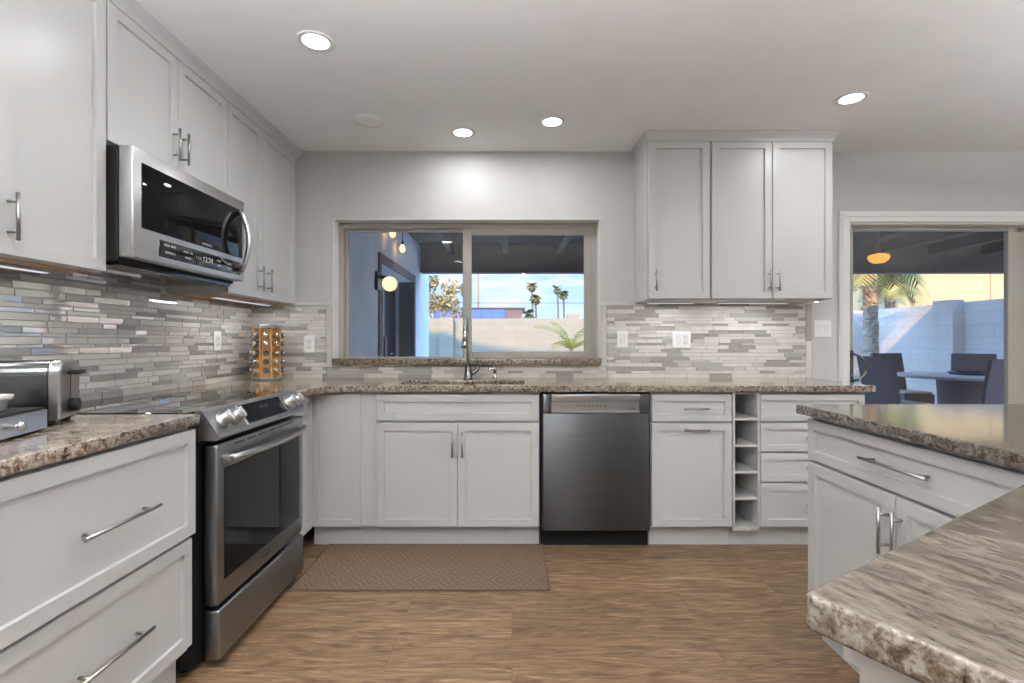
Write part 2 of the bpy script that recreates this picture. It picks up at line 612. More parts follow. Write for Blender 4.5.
    def build(self, name, mats, parent=None, loc=None):
        me = bpy.data.meshes.new(name)
        self.bm.to_mesh(me)
        self.bm.free()
        for m in (mats if isinstance(mats, (list, tuple)) else [mats]):
            me.materials.append(MATS[m])
        o = bpy.data.objects.new(name, me)
        COL.objects.link(o)
        if parent is not None:
            o.parent = parent
        if loc is not None:
            o.location = loc
        return o


def tag(o, label, cat, group=None, kind=None):
    o['label'] = label
    o['category'] = cat
    if group:
        o['group'] = group
    if kind:
        o['kind'] = kind
    return o


def thing(name, label, cat, loc=(0, 0, 0), rz=0.0, group=None):
    o = bpy.data.objects.new(name, None)
    o.empty_display_size = 0.1
    COL.objects.link(o)
    o.location = loc
    o.rotation_euler = (0, 0, rz)
    return tag(o, label, cat, group)


def struct(o, label=None):
    o['kind'] = 'structure'
    if label:
        o['label'] = label
    return o


def copy_tree(o, parent=None):
    c = o.copy()
    COL.objects.link(c)
    if parent is not None:
        c.parent = parent
    for ch in list(o.children):
        copy_tree(ch, c)
    return c


def text_mesh(name, body, size, mat, parent, loc, rot, extr=0.0006, label=None):
    cu = bpy.data.curves.new(name, 'FONT')
    cu.body = body
    cu.size = size
    cu.extrude = extr
    cu.align_x = 'CENTER'
    cu.align_y = 'CENTER'
    tmp = bpy.data.objects.new('tmp', cu)
    COL.objects.link(tmp)
    me = bpy.data.meshes.new_from_object(tmp.evaluated_get(bpy.context.evaluated_depsgraph_get()))
    bpy.data.objects.remove(tmp)
    bpy.data.curves.remove(cu)
    me.name = name
    me.materials.clear()
    me.materials.append(MATS[mat])
    o = bpy.data.objects.new(name, me)
    COL.objects.link(o)
    o.parent = parent
    o.location = loc
    o.rotation_euler = rot
    return o


def slab(name, loops, z0, z1, mat, parent=None, bev=0.004, edge='granite_edge'):
    """a stone slab with any outline and holes, eased at its edges"""
    cu = bpy.data.curves.new(name, 'CURVE')
    cu.dimensions = '2D'
    cu.fill_mode = 'BOTH'
    cu.extrude = (z1 - z0) / 2 - bev
    cu.bevel_depth = bev
    cu.bevel_resolution = 2
    cu.offset = -bev
    for lp in loops:
        sp = cu.splines.new('POLY')
        sp.points.add(len(lp) - 1)
        for p, (x, y) in zip(sp.points, lp):
            p.co = (x, y, 0, 1)
        sp.use_cyclic_u = True
    tmp = bpy.data.objects.new('tmp', cu)
    COL.objects.link(tmp)
    me = bpy.data.meshes.new_from_object(tmp.evaluated_get(bpy.context.evaluated_depsgraph_get()))
    bpy.data.objects.remove(tmp)
    bpy.data.curves.remove(cu)
    me.name = name
    me.transform(Matrix.Translation((0, 0, (z0 + z1) / 2)))
    me.materials.clear()
    me.materials.append(MATS[mat])
    me.materials.append(MATS[edge])
    for p in me.polygons:
        p.material_index = 1 if abs(p.normal.z) < 0.9 else 0
    o = bpy.data.objects.new(name, me)
    COL.objects.link(o)
    if parent is not None:
        o.parent = parent
    return o


def arc(cx, cy, r, a0, a1, n=8):
    return [(cx + r * math.cos(math.radians(a0 + (a1 - a0) * k / n)), cy + r * math.sin(math.radians(a0 + (a1 - a0) * k / n))) for k in range(n + 1)]


# ------------------------------------------------------------------ key planes
D = 3.37                 # inner face of the far wall
LX = -1.76               # inner face of the left wall
RX = 4.9
BY = -3.6
CEIL = 2.44
WIN = (-1.206, 0.593, 1.003, 1.986)
DOOR = (2.265, 4.45, 1.962)
CT0, CT1 = 0.878, 0.914  # worktop slab

# ------------------------------------------------------------------ room shell
struct(MB().box(LX - 0.15, RX + 0.15, BY - 0.15, D + 0.16, -0.12, 0.0).build('floor', 'floor'))
struct(MB().box(LX - 0.15, RX + 0.15, BY - 0.15, D + 0.16, CEIL, CEIL + 0.2).build('ceiling', 'ceiling'))
w = MB()
T = D + 0.16
w.box(LX - 0.15, WIN[0], D, T, 0, CEIL)
w.box(WIN[0], WIN[1], D, T, 0, WIN[2])
w.box(WIN[0], WIN[1], D, T, WIN[3], CEIL)
w.box(WIN[1], DOOR[0], D, T, 0, CEIL)
w.box(DOOR[0], DOOR[1], D, T, DOOR[2], CEIL)
w.box(DOOR[1], RX + 0.15, D, T, 0, CEIL)
wall_back = struct(w.build('wall_back', 'wall'))
wall_left = struct(MB().box(LX - 0.15, LX, BY, D, 0, CEIL).build('wall_left', 'wall'))
struct(MB().box(RX, RX + 0.15, BY, D, 0, CEIL).build('wall_right', 'wall'))
struct(MB().box(LX - 0.15, RX + 0.15, BY - 0.15, BY, 0, CEIL).build('wall_front', 'wall'))


# ------------------------------------------------------------------ mosaic backsplash
TILE_MATS = ['grout', 'tile_cream', 'tile_beige', 'tile_grey', 'tile_glass', 'tile_glassgrey']
row_z = []
rr = random.Random(3)
zz = 0.914
row_z.append((zz, zz + 0.030))
zz += 0.032
while zz < 1.50:
    h = rr.choice([0.012, 0.016, 0.021, 0.021, 0.026])
    row_z.append((zz, zz + h))
    zz += h + 0.0016


def mosaic(mb, origin, du, n, u0, u1, z0, z1, rnd, glassy=0.25):
    """strips of stone and glass in running rows; u runs along du, n is the outward normal"""
    du, n, origin = Vector(du), Vector(n), Vector(origin)

    def P(u, z, d):
        return origin + du * u + Vector((0, 0, z)) + n * d

    def brick(ua, ub, za, zb, mat, d, tilt=(0, 0)):
        e = 0.0011
        o = [P(ua, za, 0), P(ub, za, 0), P(ub, zb, 0), P(ua, zb, 0)]
        uu, vv = (ub - ua) / 2, (zb - za) / 2
        tt = [(-1, -1), (1, -1), (1, 1), (-1, 1)]
        i_ = [P(ua + e, za + e, d), P(ub - e, za + e, d), P(ub - e, zb - e, d), P(ua + e, zb - e, d)]
        i_ = [p + n * (tilt[0] * s[0] * uu + tilt[1] * s[1] * vv) for p, s in zip(i_, tt)]
        V = mb.bm.verts.new
        ov, iv = [V(p) for p in o], [V(p) for p in i_]
        fs = [mb.bm.faces.new(iv)]
        for k in range(4):
            fs.append(mb.bm.faces.new((ov[k], ov[(k + 1) % 4], iv[(k + 1) % 4], iv[k])))
        for f in fs:
            f.material_index = mat
    g = [P(u0, z0, 0.004), P(u1, z0, 0.004), P(u1, z1, 0.004), P(u0, z1, 0.004)]
    mb.quad(*g, mat=0)
    for ri, (za, zb) in enumerate(row_z):
        if za >= z1 - 0.003:
            break
        if zb <= z0 + 0.003:
            continue
        za2, zb2 = max(za, z0), min(zb, z1)
        u = u0 - rnd.uniform(0, 0.12)
        run = 0
        while u < u1:
            L = rnd.choice([0.075, 0.10, 0.13, 0.15, 0.20, 0.25]) * (1.5 if ri == 0 else 1)
            a, b = max(u, u0), min(u + L, u1)
            u += L + 0.0016
            if b - a < 0.008:
                continue
            k = rnd.random()
            if k < (glassy(u) if callable(glassy) else glassy):
                mat = 4 if rnd.random() < 0.78 else 5
            else:
                k = rnd.random()
                mat = 1 if k < 0.58 else (2 if k < 0.78 else 3)
            tl = (rnd.uniform(-0.006, 0.006), rnd.uniform(-0.03, 0.03)) if mat >= 4 else (rnd.uniform(-0.003, 0.003), rnd.uniform(-0.008, 0.008))
            brick(a, b, za2, zb2, mat, 0.0085, tl)


rnd = random.Random(11)
mb = MB()
mosaic(mb, (LX, 0, 0), (0, 1, 0), (1, 0, 0), 0.15, D - 0.009, 0.914, 1.404, rnd, lambda u: 0.55 if u < 2.2 else 0.16)
mosaic(mb, (LX, 0, 0), (0, 1, 0), (1, 0, 0), 1.781, 2.534, 1.4048, 1.47, rnd, 0.3)
mb.build('backsplash', TILE_MATS, wall_left)
mb = MB()
mosaic(mb, (0, D, 0), (1, 0, 0), (0, -1, 0), LX + 0.009, WIN[0] - 0.045, 0.914, 1.40, rnd, 0.12)
mosaic(mb, (0, D, 0), (1, 0, 0), (0, -1, 0), WIN[0] - 0.043, WIN[1] + 0.043, 0.914, 1.003, rnd, 0.10)
mosaic(mb, (0, D, 0), (1, 0, 0), (0, -1, 0), WIN[1] + 0.045, 1.975, 0.914, 1.415, rnd, 0.12)
# liner strips that finish the tile
mb.box(WIN[0] - 0.043, WIN[0] - 0.005, D - 0.010, D, 1.045, 1.40, 2, 0.002)
mb.box(WIN[1] + 0.005, WIN[1] + 0.043, D - 0.010, D, 1.045, 1.40, 2, 0.002)
mb.box(LX + 0.009, WIN[0] - 0.005, D - 0.010, D, 1.4016, 1.425, 1, 0.002)
mb.box(WIN[1] + 0.005, 0.80, D - 0.010, D, 1.4016, 1.42, 1, 0.002)
mb.box(1.977, 2.015, D - 0.010, D, 0.916, 1.16, 1, 0.002)
mb.box(1.977, 2.015, D - 0.010, D, 1.162, 1.415, 3, 0.002)
mb.build('backsplash', TILE_MATS, wall_back)


# ------------------------------------------------------------------ window
win = struct(bpy.data.objects.new('window_1', None))
COL.objects.link(win)
win.location = (0, 0, 0)
X0, X1, Z0, Z1 = WIN
f = MB()
FY = 3.465
f.box(X0, X0 + 0.042, FY, T, 1.045, Z1, 0, 0.003)
f.box(X1 - 0.042, X1, FY, T, 1.045, Z1, 0, 0.003)
f.box(X0 + 0.042, X1 - 0.042, FY, T, Z1 - 0.042, Z1, 0, 0.003)
f.box(X0 + 0.042, X1 - 0.042, FY, T, 1.045, 1.053, 0, 0.002)
f.build('window_frame', 'taupe', win)
# fixed pane stile and sliding sash
f = MB()
f.box(-0.342, -0.282, FY + 0.004, FY + 0.045, 1.053, Z1 - 0.042, 0, 0.003)
f.box(-0.282, X1 - 0.042, FY + 0.004, FY + 0.03, Z1 - 0.085, Z1 - 0.042, 0, 0.002)
f.box(-0.282, X1 - 0.042, FY + 0.004, FY + 0.03, 1.053, 1.090, 0, 0.002)
f.box(X1 - 0.092, X1 - 0.042, FY + 0.004, FY + 0.03, 1.09, Z1 - 0.085, 0, 0.002)
f.build('sliding_sash', 'taupe', win)
f = MB()
f.box(X0 + 0.042, X0 + 0.062, FY + 0.03, FY + 0.055, 1.053, Z1 - 0.042, 0, 0.002)
f.box(X0 + 0.062, -0.342, FY + 0.03, FY + 0.055, Z1 - 0.06, Z1 - 0.042, 0, 0.002)
f.build('fixed_sash', 'taupe', win)
MB().box(-0.282, X1 - 0.092, FY + 0.014, FY + 0.018, 1.09, Z1 - 0.085).build('glass_pane', 'glass', win)
MB().box(X0 + 0.062, -0.342, FY + 0.040, FY + 0.044, 1.053, Z1 - 0.06).build('glass_pane', 'glass', win)
f = MB()
f.box(-0.352, -0.338, FY - 0.012, FY + 0.004, 1.47, 1.56, 0, 0.003)
f.build('latch', 'taupe', win)
o = slab('window_sill', [[(X0 + 0.008, D - 0.045), (X1 + 0.002, D - 0.045), (X1 + 0.002, D - 0.0105), (X1 - 0.001, D - 0.0105), (X1 - 0.001, T), (X0 + 0.001, T), (X0 + 0.001, D - 0.0105), (X0 + 0.008, D - 0.0105)]], 1.0035, 1.045, 'granite', win)
o['label'] = 'speckled granite sill'
f = MB()
f.box(X0, X0 + 0.006, D - 0.002, FY, 1.045, Z1, 0, 0.002)
f.box(X1 - 0.006, X1, D - 0.002, FY, 1.045, Z1, 0, 0.002)
f.box(X0, X1, D - 0.002, FY, Z1 - 0.006, Z1, 0, 0.002)
f.build('reveal', 'trim', win)

# ------------------------------------------------------------------ sliding patio door
door = struct(bpy.data.objects.new('door_1', None))
COL.objects.link(door)
DX0, DX1, DZ = DOOR
f = MB()
f.box(DX0, DX0 + 0.045, D + 0.02, T, 0, DZ, 0, 0.003)
f.box(DX1 - 0.045, DX1, D + 0.02, T, 0, DZ, 0, 0.003)
f.box(DX0 + 0.045, DX1 - 0.045, D + 0.02, T, DZ - 0.024, DZ, 0, 0.003)
f.box(DX0 + 0.045, DX1 - 0.045, D + 0.02, T, 0, 0.04, 0, 0.003)
f.build('door_frame', 'taupe', door)
f = MB()
f.box(DX0 + 0.045, DX0 + 0.062, D + 0.04, D + 0.075, 0.04, DZ - 0.024, 0, 0.003)
f.box(3.385, 3.445, D + 0.04, D + 0.075, 0.04, DZ - 0.024, 0, 0.003)
f.box(DX0 + 0.062, 3.385, D + 0.04, D + 0.075, DZ - 0.046, DZ - 0.024, 0, 0.003)
f.box(DX0 + 0.062, 3.385, D + 0.04, D + 0.075, 0.04, 0.13, 0, 0.003)
lf = f.build('sliding_leaf', 'taupe', door)
MB().box(DX0 + 0.062, 3.385, D + 0.055, D + 0.06, 0.13, DZ - 0.046).build('glass_pane', 'glass', lf)
f = MB()
f.box(3.46, 3.57, D + 0.09, D + 0.125, 0.04, DZ - 0.024, 0, 0.003)
f.box(DX1 - 0.12, DX1 - 0.045, D + 0.09, D + 0.125, 0.04, DZ - 0.024, 0, 0.003)
f.box(3.57, DX1 - 0.12, D + 0.09, D + 0.125, DZ - 0.06, DZ - 0.024, 0, 0.003)
f.box(3.57, DX1 - 0.12, D + 0.09, D + 0.125, 0.04, 0.13, 0, 0.003)
lf = f.build('fixed_leaf', 'taupe', door)
MB().box(3.57, DX1 - 0.12, D + 0.105, D + 0.11, 0.13, DZ - 0.06).build('glass_pane', 'glass', lf)
h = MB()
hx = DX0 + 0.035
h.tube([(hx, D + 0.04, 1.075), (hx, D - 0.005, 1.075), (hx + 0.035, D - 0.025, 1.06), (hx + 0.062, D - 0.03, 1.02), (hx + 0.068, D - 0.03, 0.985), (hx + 0.062, D - 0.03, 0.95), (hx + 0.035, D - 0.025, 0.91), (hx, D - 0.005, 0.895), (hx, D + 0.04, 0.895)], 0.008, 10)
h.box(hx - 0.012, hx + 0.012, D + 0.012, D + 0.022, 0.87, 1.10, 0, 0.003)
h.build('door_handle', 'gunmetal', door)
c = MB()
c.box(DX0 - 0.068, DX0, D - 0.018, D, 0, DZ + 0.072, 0, 0.003)
c.box(DX0 - 0.056, DX0 - 0.03, D - 0.024, D - 0.018, 0, DZ + 0.06, 0, 0.002)
c.box(DX1, DX1 + 0.068, D - 0.018, D, 0, DZ + 0.072, 0, 0.003)
c.box(DX0, DX1, D - 0.018, D, DZ, DZ + 0.072, 0, 0.003)
c.box(DX0 - 0.03, DX1 + 0.03, D - 0.024, D - 0.018, DZ + 0.034, DZ + 0.06, 0, 0.002)
c.box(DX0 - 0.001, DX0 + 0.012, D, D + 0.02, 0, DZ, 0)
c.box(DX0, DX1, D, D + 0.02, DZ - 0.012, DZ, 0)
struct(c.build('trim_1', 'trim'), 'white door casing')
b = MB()
b.box(2.03, DX0 - 0.07, D - 0.014, D, 0, 0.09, 0, 0.002)
struct(b.build('baseboard_back', 'trim'))


# ------------------------------------------------------------------ cabinets
def bar_handle(parent, axis, cx, cz, L, y=0.0, r=0.0052, off=0.03, name='handle'):
    h = MB()
    d = Vector((1, 0, 0)) if axis == 'h' else Vector((0, 0, 1))
    c = Vector((cx, y - off, cz))
    h.cyl(c - d * L / 2, c + d * L / 2, r, seg=14)
    for s in (-1, 1):
        p = c + d * s * (L / 2 - min(0.03, L * 0.18))
        h.cyl((p.x, y + 0.0005, p.z), (p.x, y - off, p.z), r * 0.85, seg=12)
    return h.build(name, 'nickel', parent)


def cabinet(name, label, loc, rz, w, depth, z0, z1, fronts, toe=0.0, group=None, under=None, cat='cabinet', toe_back=0.06, body_z0=None, toe_from=0.0, toe_to=None):
    """local frame: x along the front, doors on y = 0 facing -y"""
    t = thing(name, label, cat, loc, rz, group)
    b = MB()
    bz = z0 if body_z0 is None else body_z0
    y0 = 0.021
    b.box(0, 0.018, y0, depth, bz, z1)
    b.box(w - 0.018, w, y0, depth, bz, z1)
    b.box(0.018, w - 0.018, y0 + 0.018, depth, bz, bz + 0.018)
    b.box(0.018, w - 0.018, depth - 0.012, depth, bz + 0.018, z1)
    b.box(0.018, w - 0.018, y0, y0 + 0.018, bz, z1)
    if under is None and not toe:
        b.box(0.018, w - 0.018, y0 + 0.018, depth - 0.012, z1 - 0.018, z1)
    b.build('body', 'cab', t)
    if under:
        MB().box(0.018, w - 0.018, y0 + 0.02, depth - 0.002, bz - 0.003, bz - 0.0002).build('underside', under, t)
    if toe:
        MB().box(toe_from, w if toe_to is None else toe_to, toe_back, toe_back + 0.018, 0.0, bz - 0.0005).build('toe_kick', 'cab', t)
    for fr in fronts:
        kind, x0, x1, a, c = fr[:5]
        opt = fr[5] if len(fr) > 5 else {}
        yo = opt.get('y', 0.0)
        d = MB().shaker(x0, x1, yo, 0.0205, a, c, opt.get('rail', 0.057), mat=0).build(kind, 'cab', t)
        for hd in opt.get('handles', []):
            bar_handle(d, *hd, y=yo)
    return t


def V(cx, cz, L=0.137):
    return ('v', cx, cz, L)


def H(cx, cz, L=0.137):
    return ('h', cx, cz, L)


BF = 2.80      # door faces of the far run
# far run, left to right
cabinet('corner_cabinet', 'narrow white base cabinet in the corner beyond the range, next to the sink cabinet', (-1.131, BF, 0), 0, 0.367, D - BF - 0.001, 0.118, 0.877,
        [('door', 0.004, 0.281, 0.121, 0.865)], toe=0.118)
cabinet('sink_cabinet', 'white two-door base cabinet under the window, holding the sink', (-0.763, BF, 0), 0, 0.918, D - BF - 0.001, 0.118, 0.877,
        [('drawer_front', 0.004, 0.913, 0.716, 0.863),
         ('door', 0.004, 0.457, 0.121, 0.702, {'handles': [V(0.432, 0.585)]}),
         ('door', 0.461, 0.913, 0.121, 0.702, {'handles': [V(0.487, 0.585)]})], toe=0.118)
cabinet('pullout_cabinet', 'white base cabinet with one drawer over one tall pull-out door, right of dishwasher', (0.780, BF, 0), 0, 0.456, D - BF - 0.001, 0.118, 0.877,
        [('drawer', 0.004, 0.452, 0.713, 0.863, {'rail': 0.05, 'handles': [H(0.245, 0.786)]}),
         ('door', 0.004, 0.452, 0.121, 0.702, {'handles': [H(0.247, 0.669)]})], toe=0.118)
# open cubby column
cub = thing('cubby_cabinet', 'open white cubby column of five compartments between the drawer cabinets', 'cabinet', (1.2375, BF, 0))
cw = 0.150
b = MB()
b.box(0, 0.012, 0.0, D - BF - 0.001, 0.1, 0.877, 0, 0.001)
b.box(cw - 0.012, cw, 0.0, D - BF - 0.001, 0.1, 0.877, 0, 0.001)
b.box(0.012, cw - 0.012, 0.30, 0.312, 0.1, 0.877)
b.box(0.012, cw - 0.012, 0.0, 0.30, 0.865, 0.877)
b.box(0.012, cw - 0.012, 0.0, 0.30, 0.100, 0.118)
b.build('body', 'cab', cub)
for z in (0.270, 0.419, 0.568, 0.717):
    MB().box(0.0125, cw - 0.0125, 0.002, 0.2995, z, z + 0.014, 0, 0.001).build('shelf', 'cab', cub)
MB().box(0, cw, 0.06, 0.078, 0, 0.0995).build('toe_kick', 'cab', cub)
dw4 = 0.592
cabinet('drawer_cabinet', 'white four-drawer base cabinet at the right end of the far worktop', (1.388, BF, 0), 0, dw4, D - BF - 0.001, 0.118, 0.877,
        [('drawer', 0.004, dw4 - 0.004, 0.713, 0.863, {'rail': 0.045, 'handles': [H(dw4 / 2, 0.79, 0.1)]}),
         ('drawer', 0.004, dw4 - 0.004, 0.543, 0.703, {'rail': 0.05, 'handles': [H(dw4 / 2, 0.622, 0.1)]}),
         ('drawer', 0.004, dw4 - 0.004, 0.374, 0.533, {'rail': 0.05, 'handles': [H(dw4 / 2, 0.455, 0.1)]}),
         ('drawer', 0.004, dw4 - 0.004, 0.121, 0.364, {'handles': [H(dw4 / 2, 0.245, 0.1)]})], toe=0.118)

# left run: fronts on x = -1.07, facing +x; local x runs along world +y
LF = -1.078
R90 = PI / 2
LD = -LX + LF - 0.001
cabinet('drawer_base_cabinet', 'wide white base cabinet with two deep drawers under the toaster, beside the range', (LF, 0.955, 0), R90, 0.737, LD, 0.118, 0.877,
        [('drawer', 0.006, 0.731, 0.515, 0.866, {'y': -0.012, 'handles': [H(0.390, 0.678, 0.262)]}),
         ('drawer', 0.006, 0.731, 0.140, 0.500, {'handles': [H(0.385, 0.322, 0.252)]})], toe=0.118)
cabinet('filler_cabinet', 'slim white base cabinet front between the range and the corner', (LF - 0.035, 2.485, 0), R90, 0.305, LD - 0.035, 0.118, 0.877,
        [('door', 0.006, 0.300, 0.121, 0.865)], toe=0.118, toe_to=0.30)

# wall cabinets on the left
UF = -1.44
UD = -LX + UF - 0.001
UT = 2.381
cabinet('wall_cabinet', 'large white wall cabinet nearest the camera, left of the microwave', (UF, 1.02, 0), R90, 0.758, UD, 1.405, UT,
        [('door', 0.003, 0.377, 1.408, UT - 0.002, {'handles': [V(0.35, 1.517)]}),
         ('door', 0.381, 0.755, 1.408, UT - 0.002, {'handles': [V(0.408, 1.517)]})], under='ply')
cabinet('wall_cabinet', 'short white two-door wall cabinet directly above the microwave', (UF, 1.7805, 0), R90, 0.754, UD, 1.875, UT,
        [('door', 0.003, 0.374, 1.878, UT - 0.002, {'handles': [V(0.345, 1.997)]}),
         ('door', 0.378, 0.751, 1.878, UT - 0.002, {'handles': [V(0.402, 1.997)]})], under='inner')
cabinet('wall_cabinet', 'white two-door wall cabinet in the corner between microwave and window', (UF, 2.536, 0), R90, D - 2.536 - 0.001, UD, 1.405, UT,
        [('door', 0.003, 0.350, 1.408, UT - 0.002, {'handles': [V(0.308, 1.517)]}),
         ('door', 0.354, 0.790, 1.408, UT - 0.002, {'handles': [V(0.405, 1.517)]})], under='ply')
# wall cabinets on the right
UY = 3.045
UB = 1.4186
cabinet('wall_cabinet', 'grey-white single-door wall cabinet nearest the window, right of it', (0.828, UY, 0), 0, 0.383, D - UY - 0.001, UB, UT,
        [('door', 0.006, 0.377, UB + 0.003, UT - 0.002, {'handles': [V(0.046, 1.530, 0.13)]})], under='inner')
cabinet('wall_cabinet', 'grey-white two-door wall cabinet between the single-door one and the patio door', (1.2125, UY, 0), 0, 0.745, D - UY - 0.001, UB, UT,
        [('door', 0.006, 0.371, UB + 0.003, UT - 0.002, {'handles': [V(0.350, 1.530, 0.13)]}),
         ('door', 0.375, 0.740, UB + 0.003, UT - 0.002, {'handles': [V(0.404, 1.530, 0.13)]})], under='inner')


# crown mouldings
def crown_profile():
    return [(0.0, 0.0), (0.006, 0.0), (0.008, 0.012), (0.014, 0.024), (0.024, 0.036), (0.030, 0.044), (0.032, 0.0585), (0.0, 0.0585)]


c = MB()
zb = UT + 0.0005
pr = crown_profile()
bm = c.bm
ra = [bm.verts.new((UF - 0.006 + p, 1.0, zb + q)) for p, q in pr]
rb = [bm.verts.new((UF - 0.006 + p, D - 0.0005, zb + q)) for p, q in pr]
for k in range(len(pr)):
    k2 = (k + 1) % len(pr)
    bm.faces.new((ra[k], ra[k2], rb[k2], rb[k]))
bm.faces.new(ra[::-1])
bm.faces.new(rb)
bmesh.ops.recalc_face_normals(bm, faces=bm.faces)
struct(c.build('trim_2', 'cab'), 'crown moulding over the left wall cabinets')
c = MB()
bm = c.bm
rings = []
xa, xb, yf = 0.834, 1.952, UY + 0.006
for p, q in pr[:-1]:
    z = zb + q
    rings.append([bm.verts.new(v) for v in ((xa - p, D - 0.0005, z), (xa - p, yf - p, z), (xb + p, yf - p, z), (xb + p, D - 0.0005, z))])
for a, b_ in zip(rings, rings[1:]):
    for k in range(3):
        bm.faces.new((a[k], a[k + 1], b_[k + 1], b_[k]))
bm.faces.new(rings[-1])
bm.faces.new(rings[0][::-1])
bmesh.ops.recalc_face_normals(bm, faces=bm.faces)
struct(c.build('trim_3', 'cab'), 'crown moulding over the right wall cabinets')

# small under-cabinet lamp
u = thing('puck_light', 'tiny lit puck light under the right end of the grey-white wall cabinets', 'light', (1.90, 3.12, UB - 0.003))
MB().lathe([(0, -0.008), (0.016, -0.008), (0.02, 0), (0, 0)], 16).build('housing', 'steel_soft', u)
MB().lathe([(0, -0.0105), (0.010, -0.0105), (0.012, -0.0082), (0, -0.0082)], 16).build('lens', 'led', u)


def light_bar(label, x, y, z, rz, L, watts):
    t = thing('light_bar', label, 'light', (x, y, z), rz, 'under-cabinet light bars')
    MB().box(-L / 2, L / 2, -0.015, 0.015, -0.009, 0, 0, 0.001).build('housing', 'steel_soft', t)
    MB().box(-L / 2 + 0.008, L / 2 - 0.008, -0.011, 0.011, -0.0115, -0.0092).build('lens', 'bar_lens', t)
    ld = bpy.data.lights.new('bar_lamp', 'AREA')
    ld.shape = 'RECTANGLE'
    ld.size = L - 0.02
    ld.size_y = 0.02
    ld.energy = watts
    ld.color = LIGHT_COLOR
    lo = bpy.data.objects.new('bar_lamp', ld)
    COL.objects.link(lo)
    lo.parent = t
    lo.location = (0, 0, -0.013)


light_bar('slim lit light bar under the single-door grey-white wall cabinet', 1.02, 3.22, UB - 0.003, 0, 0.30, BAR_W)
light_bar('slim lit light bar under the two-door grey-white wall cabinet', 1.55, 3.22, UB - 0.003, 0, 0.46, BAR_W * 1.6)
light_bar('added slim light bar under the large wall cabinet nearest the camera', -1.58, 1.40, 1.405 - 0.003, R90, 0.60, BAR_W * 2.2)  # added lamp, brightens the dark tiles below
light_bar('added slim light bar under the corner wall cabinet', -1.58, 2.95, 1.405 - 0.003, R90, 0.60, BAR_W * 1.6)  # added as well, for the tiles in the corner

# ------------------------------------------------------------------ worktops
sink_hole = [(-0.655, 2.888), (0.072, 2.888), (0.072, 3.20), (-0.655, 3.20)]
EX = LF + 0.022
fy = 2.777
outer = [(LX + 0.0005, 2.486), (EX, 2.486)] + [(EX + 0.005, 2.60), (EX + 0.03, 2.70), (EX + 0.085, 2.755), (EX + 0.17, fy)] + [(2.02, fy), (2.03, fy + 0.01), (2.03, D - 0.04), (2.02, D - 0.0005), (LX + 0.0005, D - 0.0005)]
o = slab('worktop', [outer, sink_hole], CT0, CT1, 'granite')
tag(o, 'speckled granite worktop running under the window, with the sink cut into it', 'worktop')
o = slab('worktop', [[(LX + 0.0005, 0.93), (EX, 0.93), (EX, 1.692), (LX + 0.0005, 1.692)]], CT0, CT1, 'granite')
tag(o, 'granite worktop at the left carrying the toaster, beside the range', 'worktop')
P1, P2 = (1.115, 1.010), (0.286, 0.492)
P3 = (0.289 + 0.49, 0.494 - 0.818)
P4 = (2.25, P3[1] + (2.25 - P3[0]) * 0.60)


def rounded(p, a, b, r=0.022, n=5):
    """corner p between neighbours a and b, eased"""
    p, a, b = Vector(p), Vector(a), Vector(b)
    da, db = (a - p).normalized(), (b - p).normalized()
    s, e = p + da * r, p + db * r
    return [tuple((1 - t) ** 2 * s + 2 * t * (1 - t) * p + t * t * e) for t in [k / n for k in range(n + 1)]]


P0, P5 = (1.115, 1.968), (2.25, 1.968)
lp = rounded(P0, P5, P1, 0.008, 3) + [P1] + rounded(P2, P1, P3, 0.008, 4) + rounded(P3, P2, P4) + [P4, P5]
o = slab('worktop', [lp[::-1]], CT0, CT1, 'granite_run', None, 0.005, 'granite_run_edge')
tag(o, 'large granite peninsula worktop with a slanted near end, at the right', 'worktop')

# peninsula cabinets: fronts on x = 1.15 facing -x; local x runs along world -y
PX = 1.15
pw = 0.898
cabinet('peninsula_cabinet', 'white peninsula cabinet with one wide drawer over two doors, facing the range', (PX, 1.949, 0), -R90, pw, 0.60, 0.118, 0.877,
        [('drawer', 0.004, pw - 0.004, 0.706, 0.861, {'rail': 0.05, 'handles': [H(0.463, 0.786, 0.265)]}),
         ('door', 0.004, pw / 2 - 0.002, 0.121, 0.695, {'handles': [V(0.420, 0.585, 0.145)]}),
         ('door', pw / 2 + 0.002, pw - 0.004, 0.121, 0.695, {'handles': [V(0.475, 0.585, 0.145)]})], toe=0.118)
# angled end: a bead-board base with an apron under the slab
ux, uy = Vector((0.858, 0.514)), Vector((0.514, -0.858))
e = thing('bar_cabinet', 'white panelled base under the slanted near end of the granite peninsula', 'cabinet', (P2[0], P2[1], 0))


def Q(a, b_):
    v = ux * a + uy * b_
    return (v.x, v.y)


MB().prism([Q(0.062, 0.028), Q(0.062, 0.88), Q(0.90, 0.88), Q(0.90, 0.028)], 0.10, 0.8775).build('body', 'cab', e)
b = MB()
for k in range(9):
    a0 = 0.028 + k * 0.0945
    b.prism([Q(0.050, a0), Q(0.050, a0 + 0.091), Q(0.0615, a0 + 0.094), Q(0.0615, a0)], 0.10, 0.8775)
b.build('bead_panel', 'cab', e)
b = MB()
b.prism([Q(0.058, 0.008), Q(0.058, 0.0275), Q(0.80, 0.0275), Q(0.80, 0.008)], 0.832, 0.8775, 0, None, 0.002)
b.build('apron', 'cab', e)
MB().prism([Q(0.11, 0.08), Q(0.11, 0.84), Q(0.84, 0.84), Q(0.84, 0.08)], 0.0, 0.0995).build('toe_kick', 'cab', e)

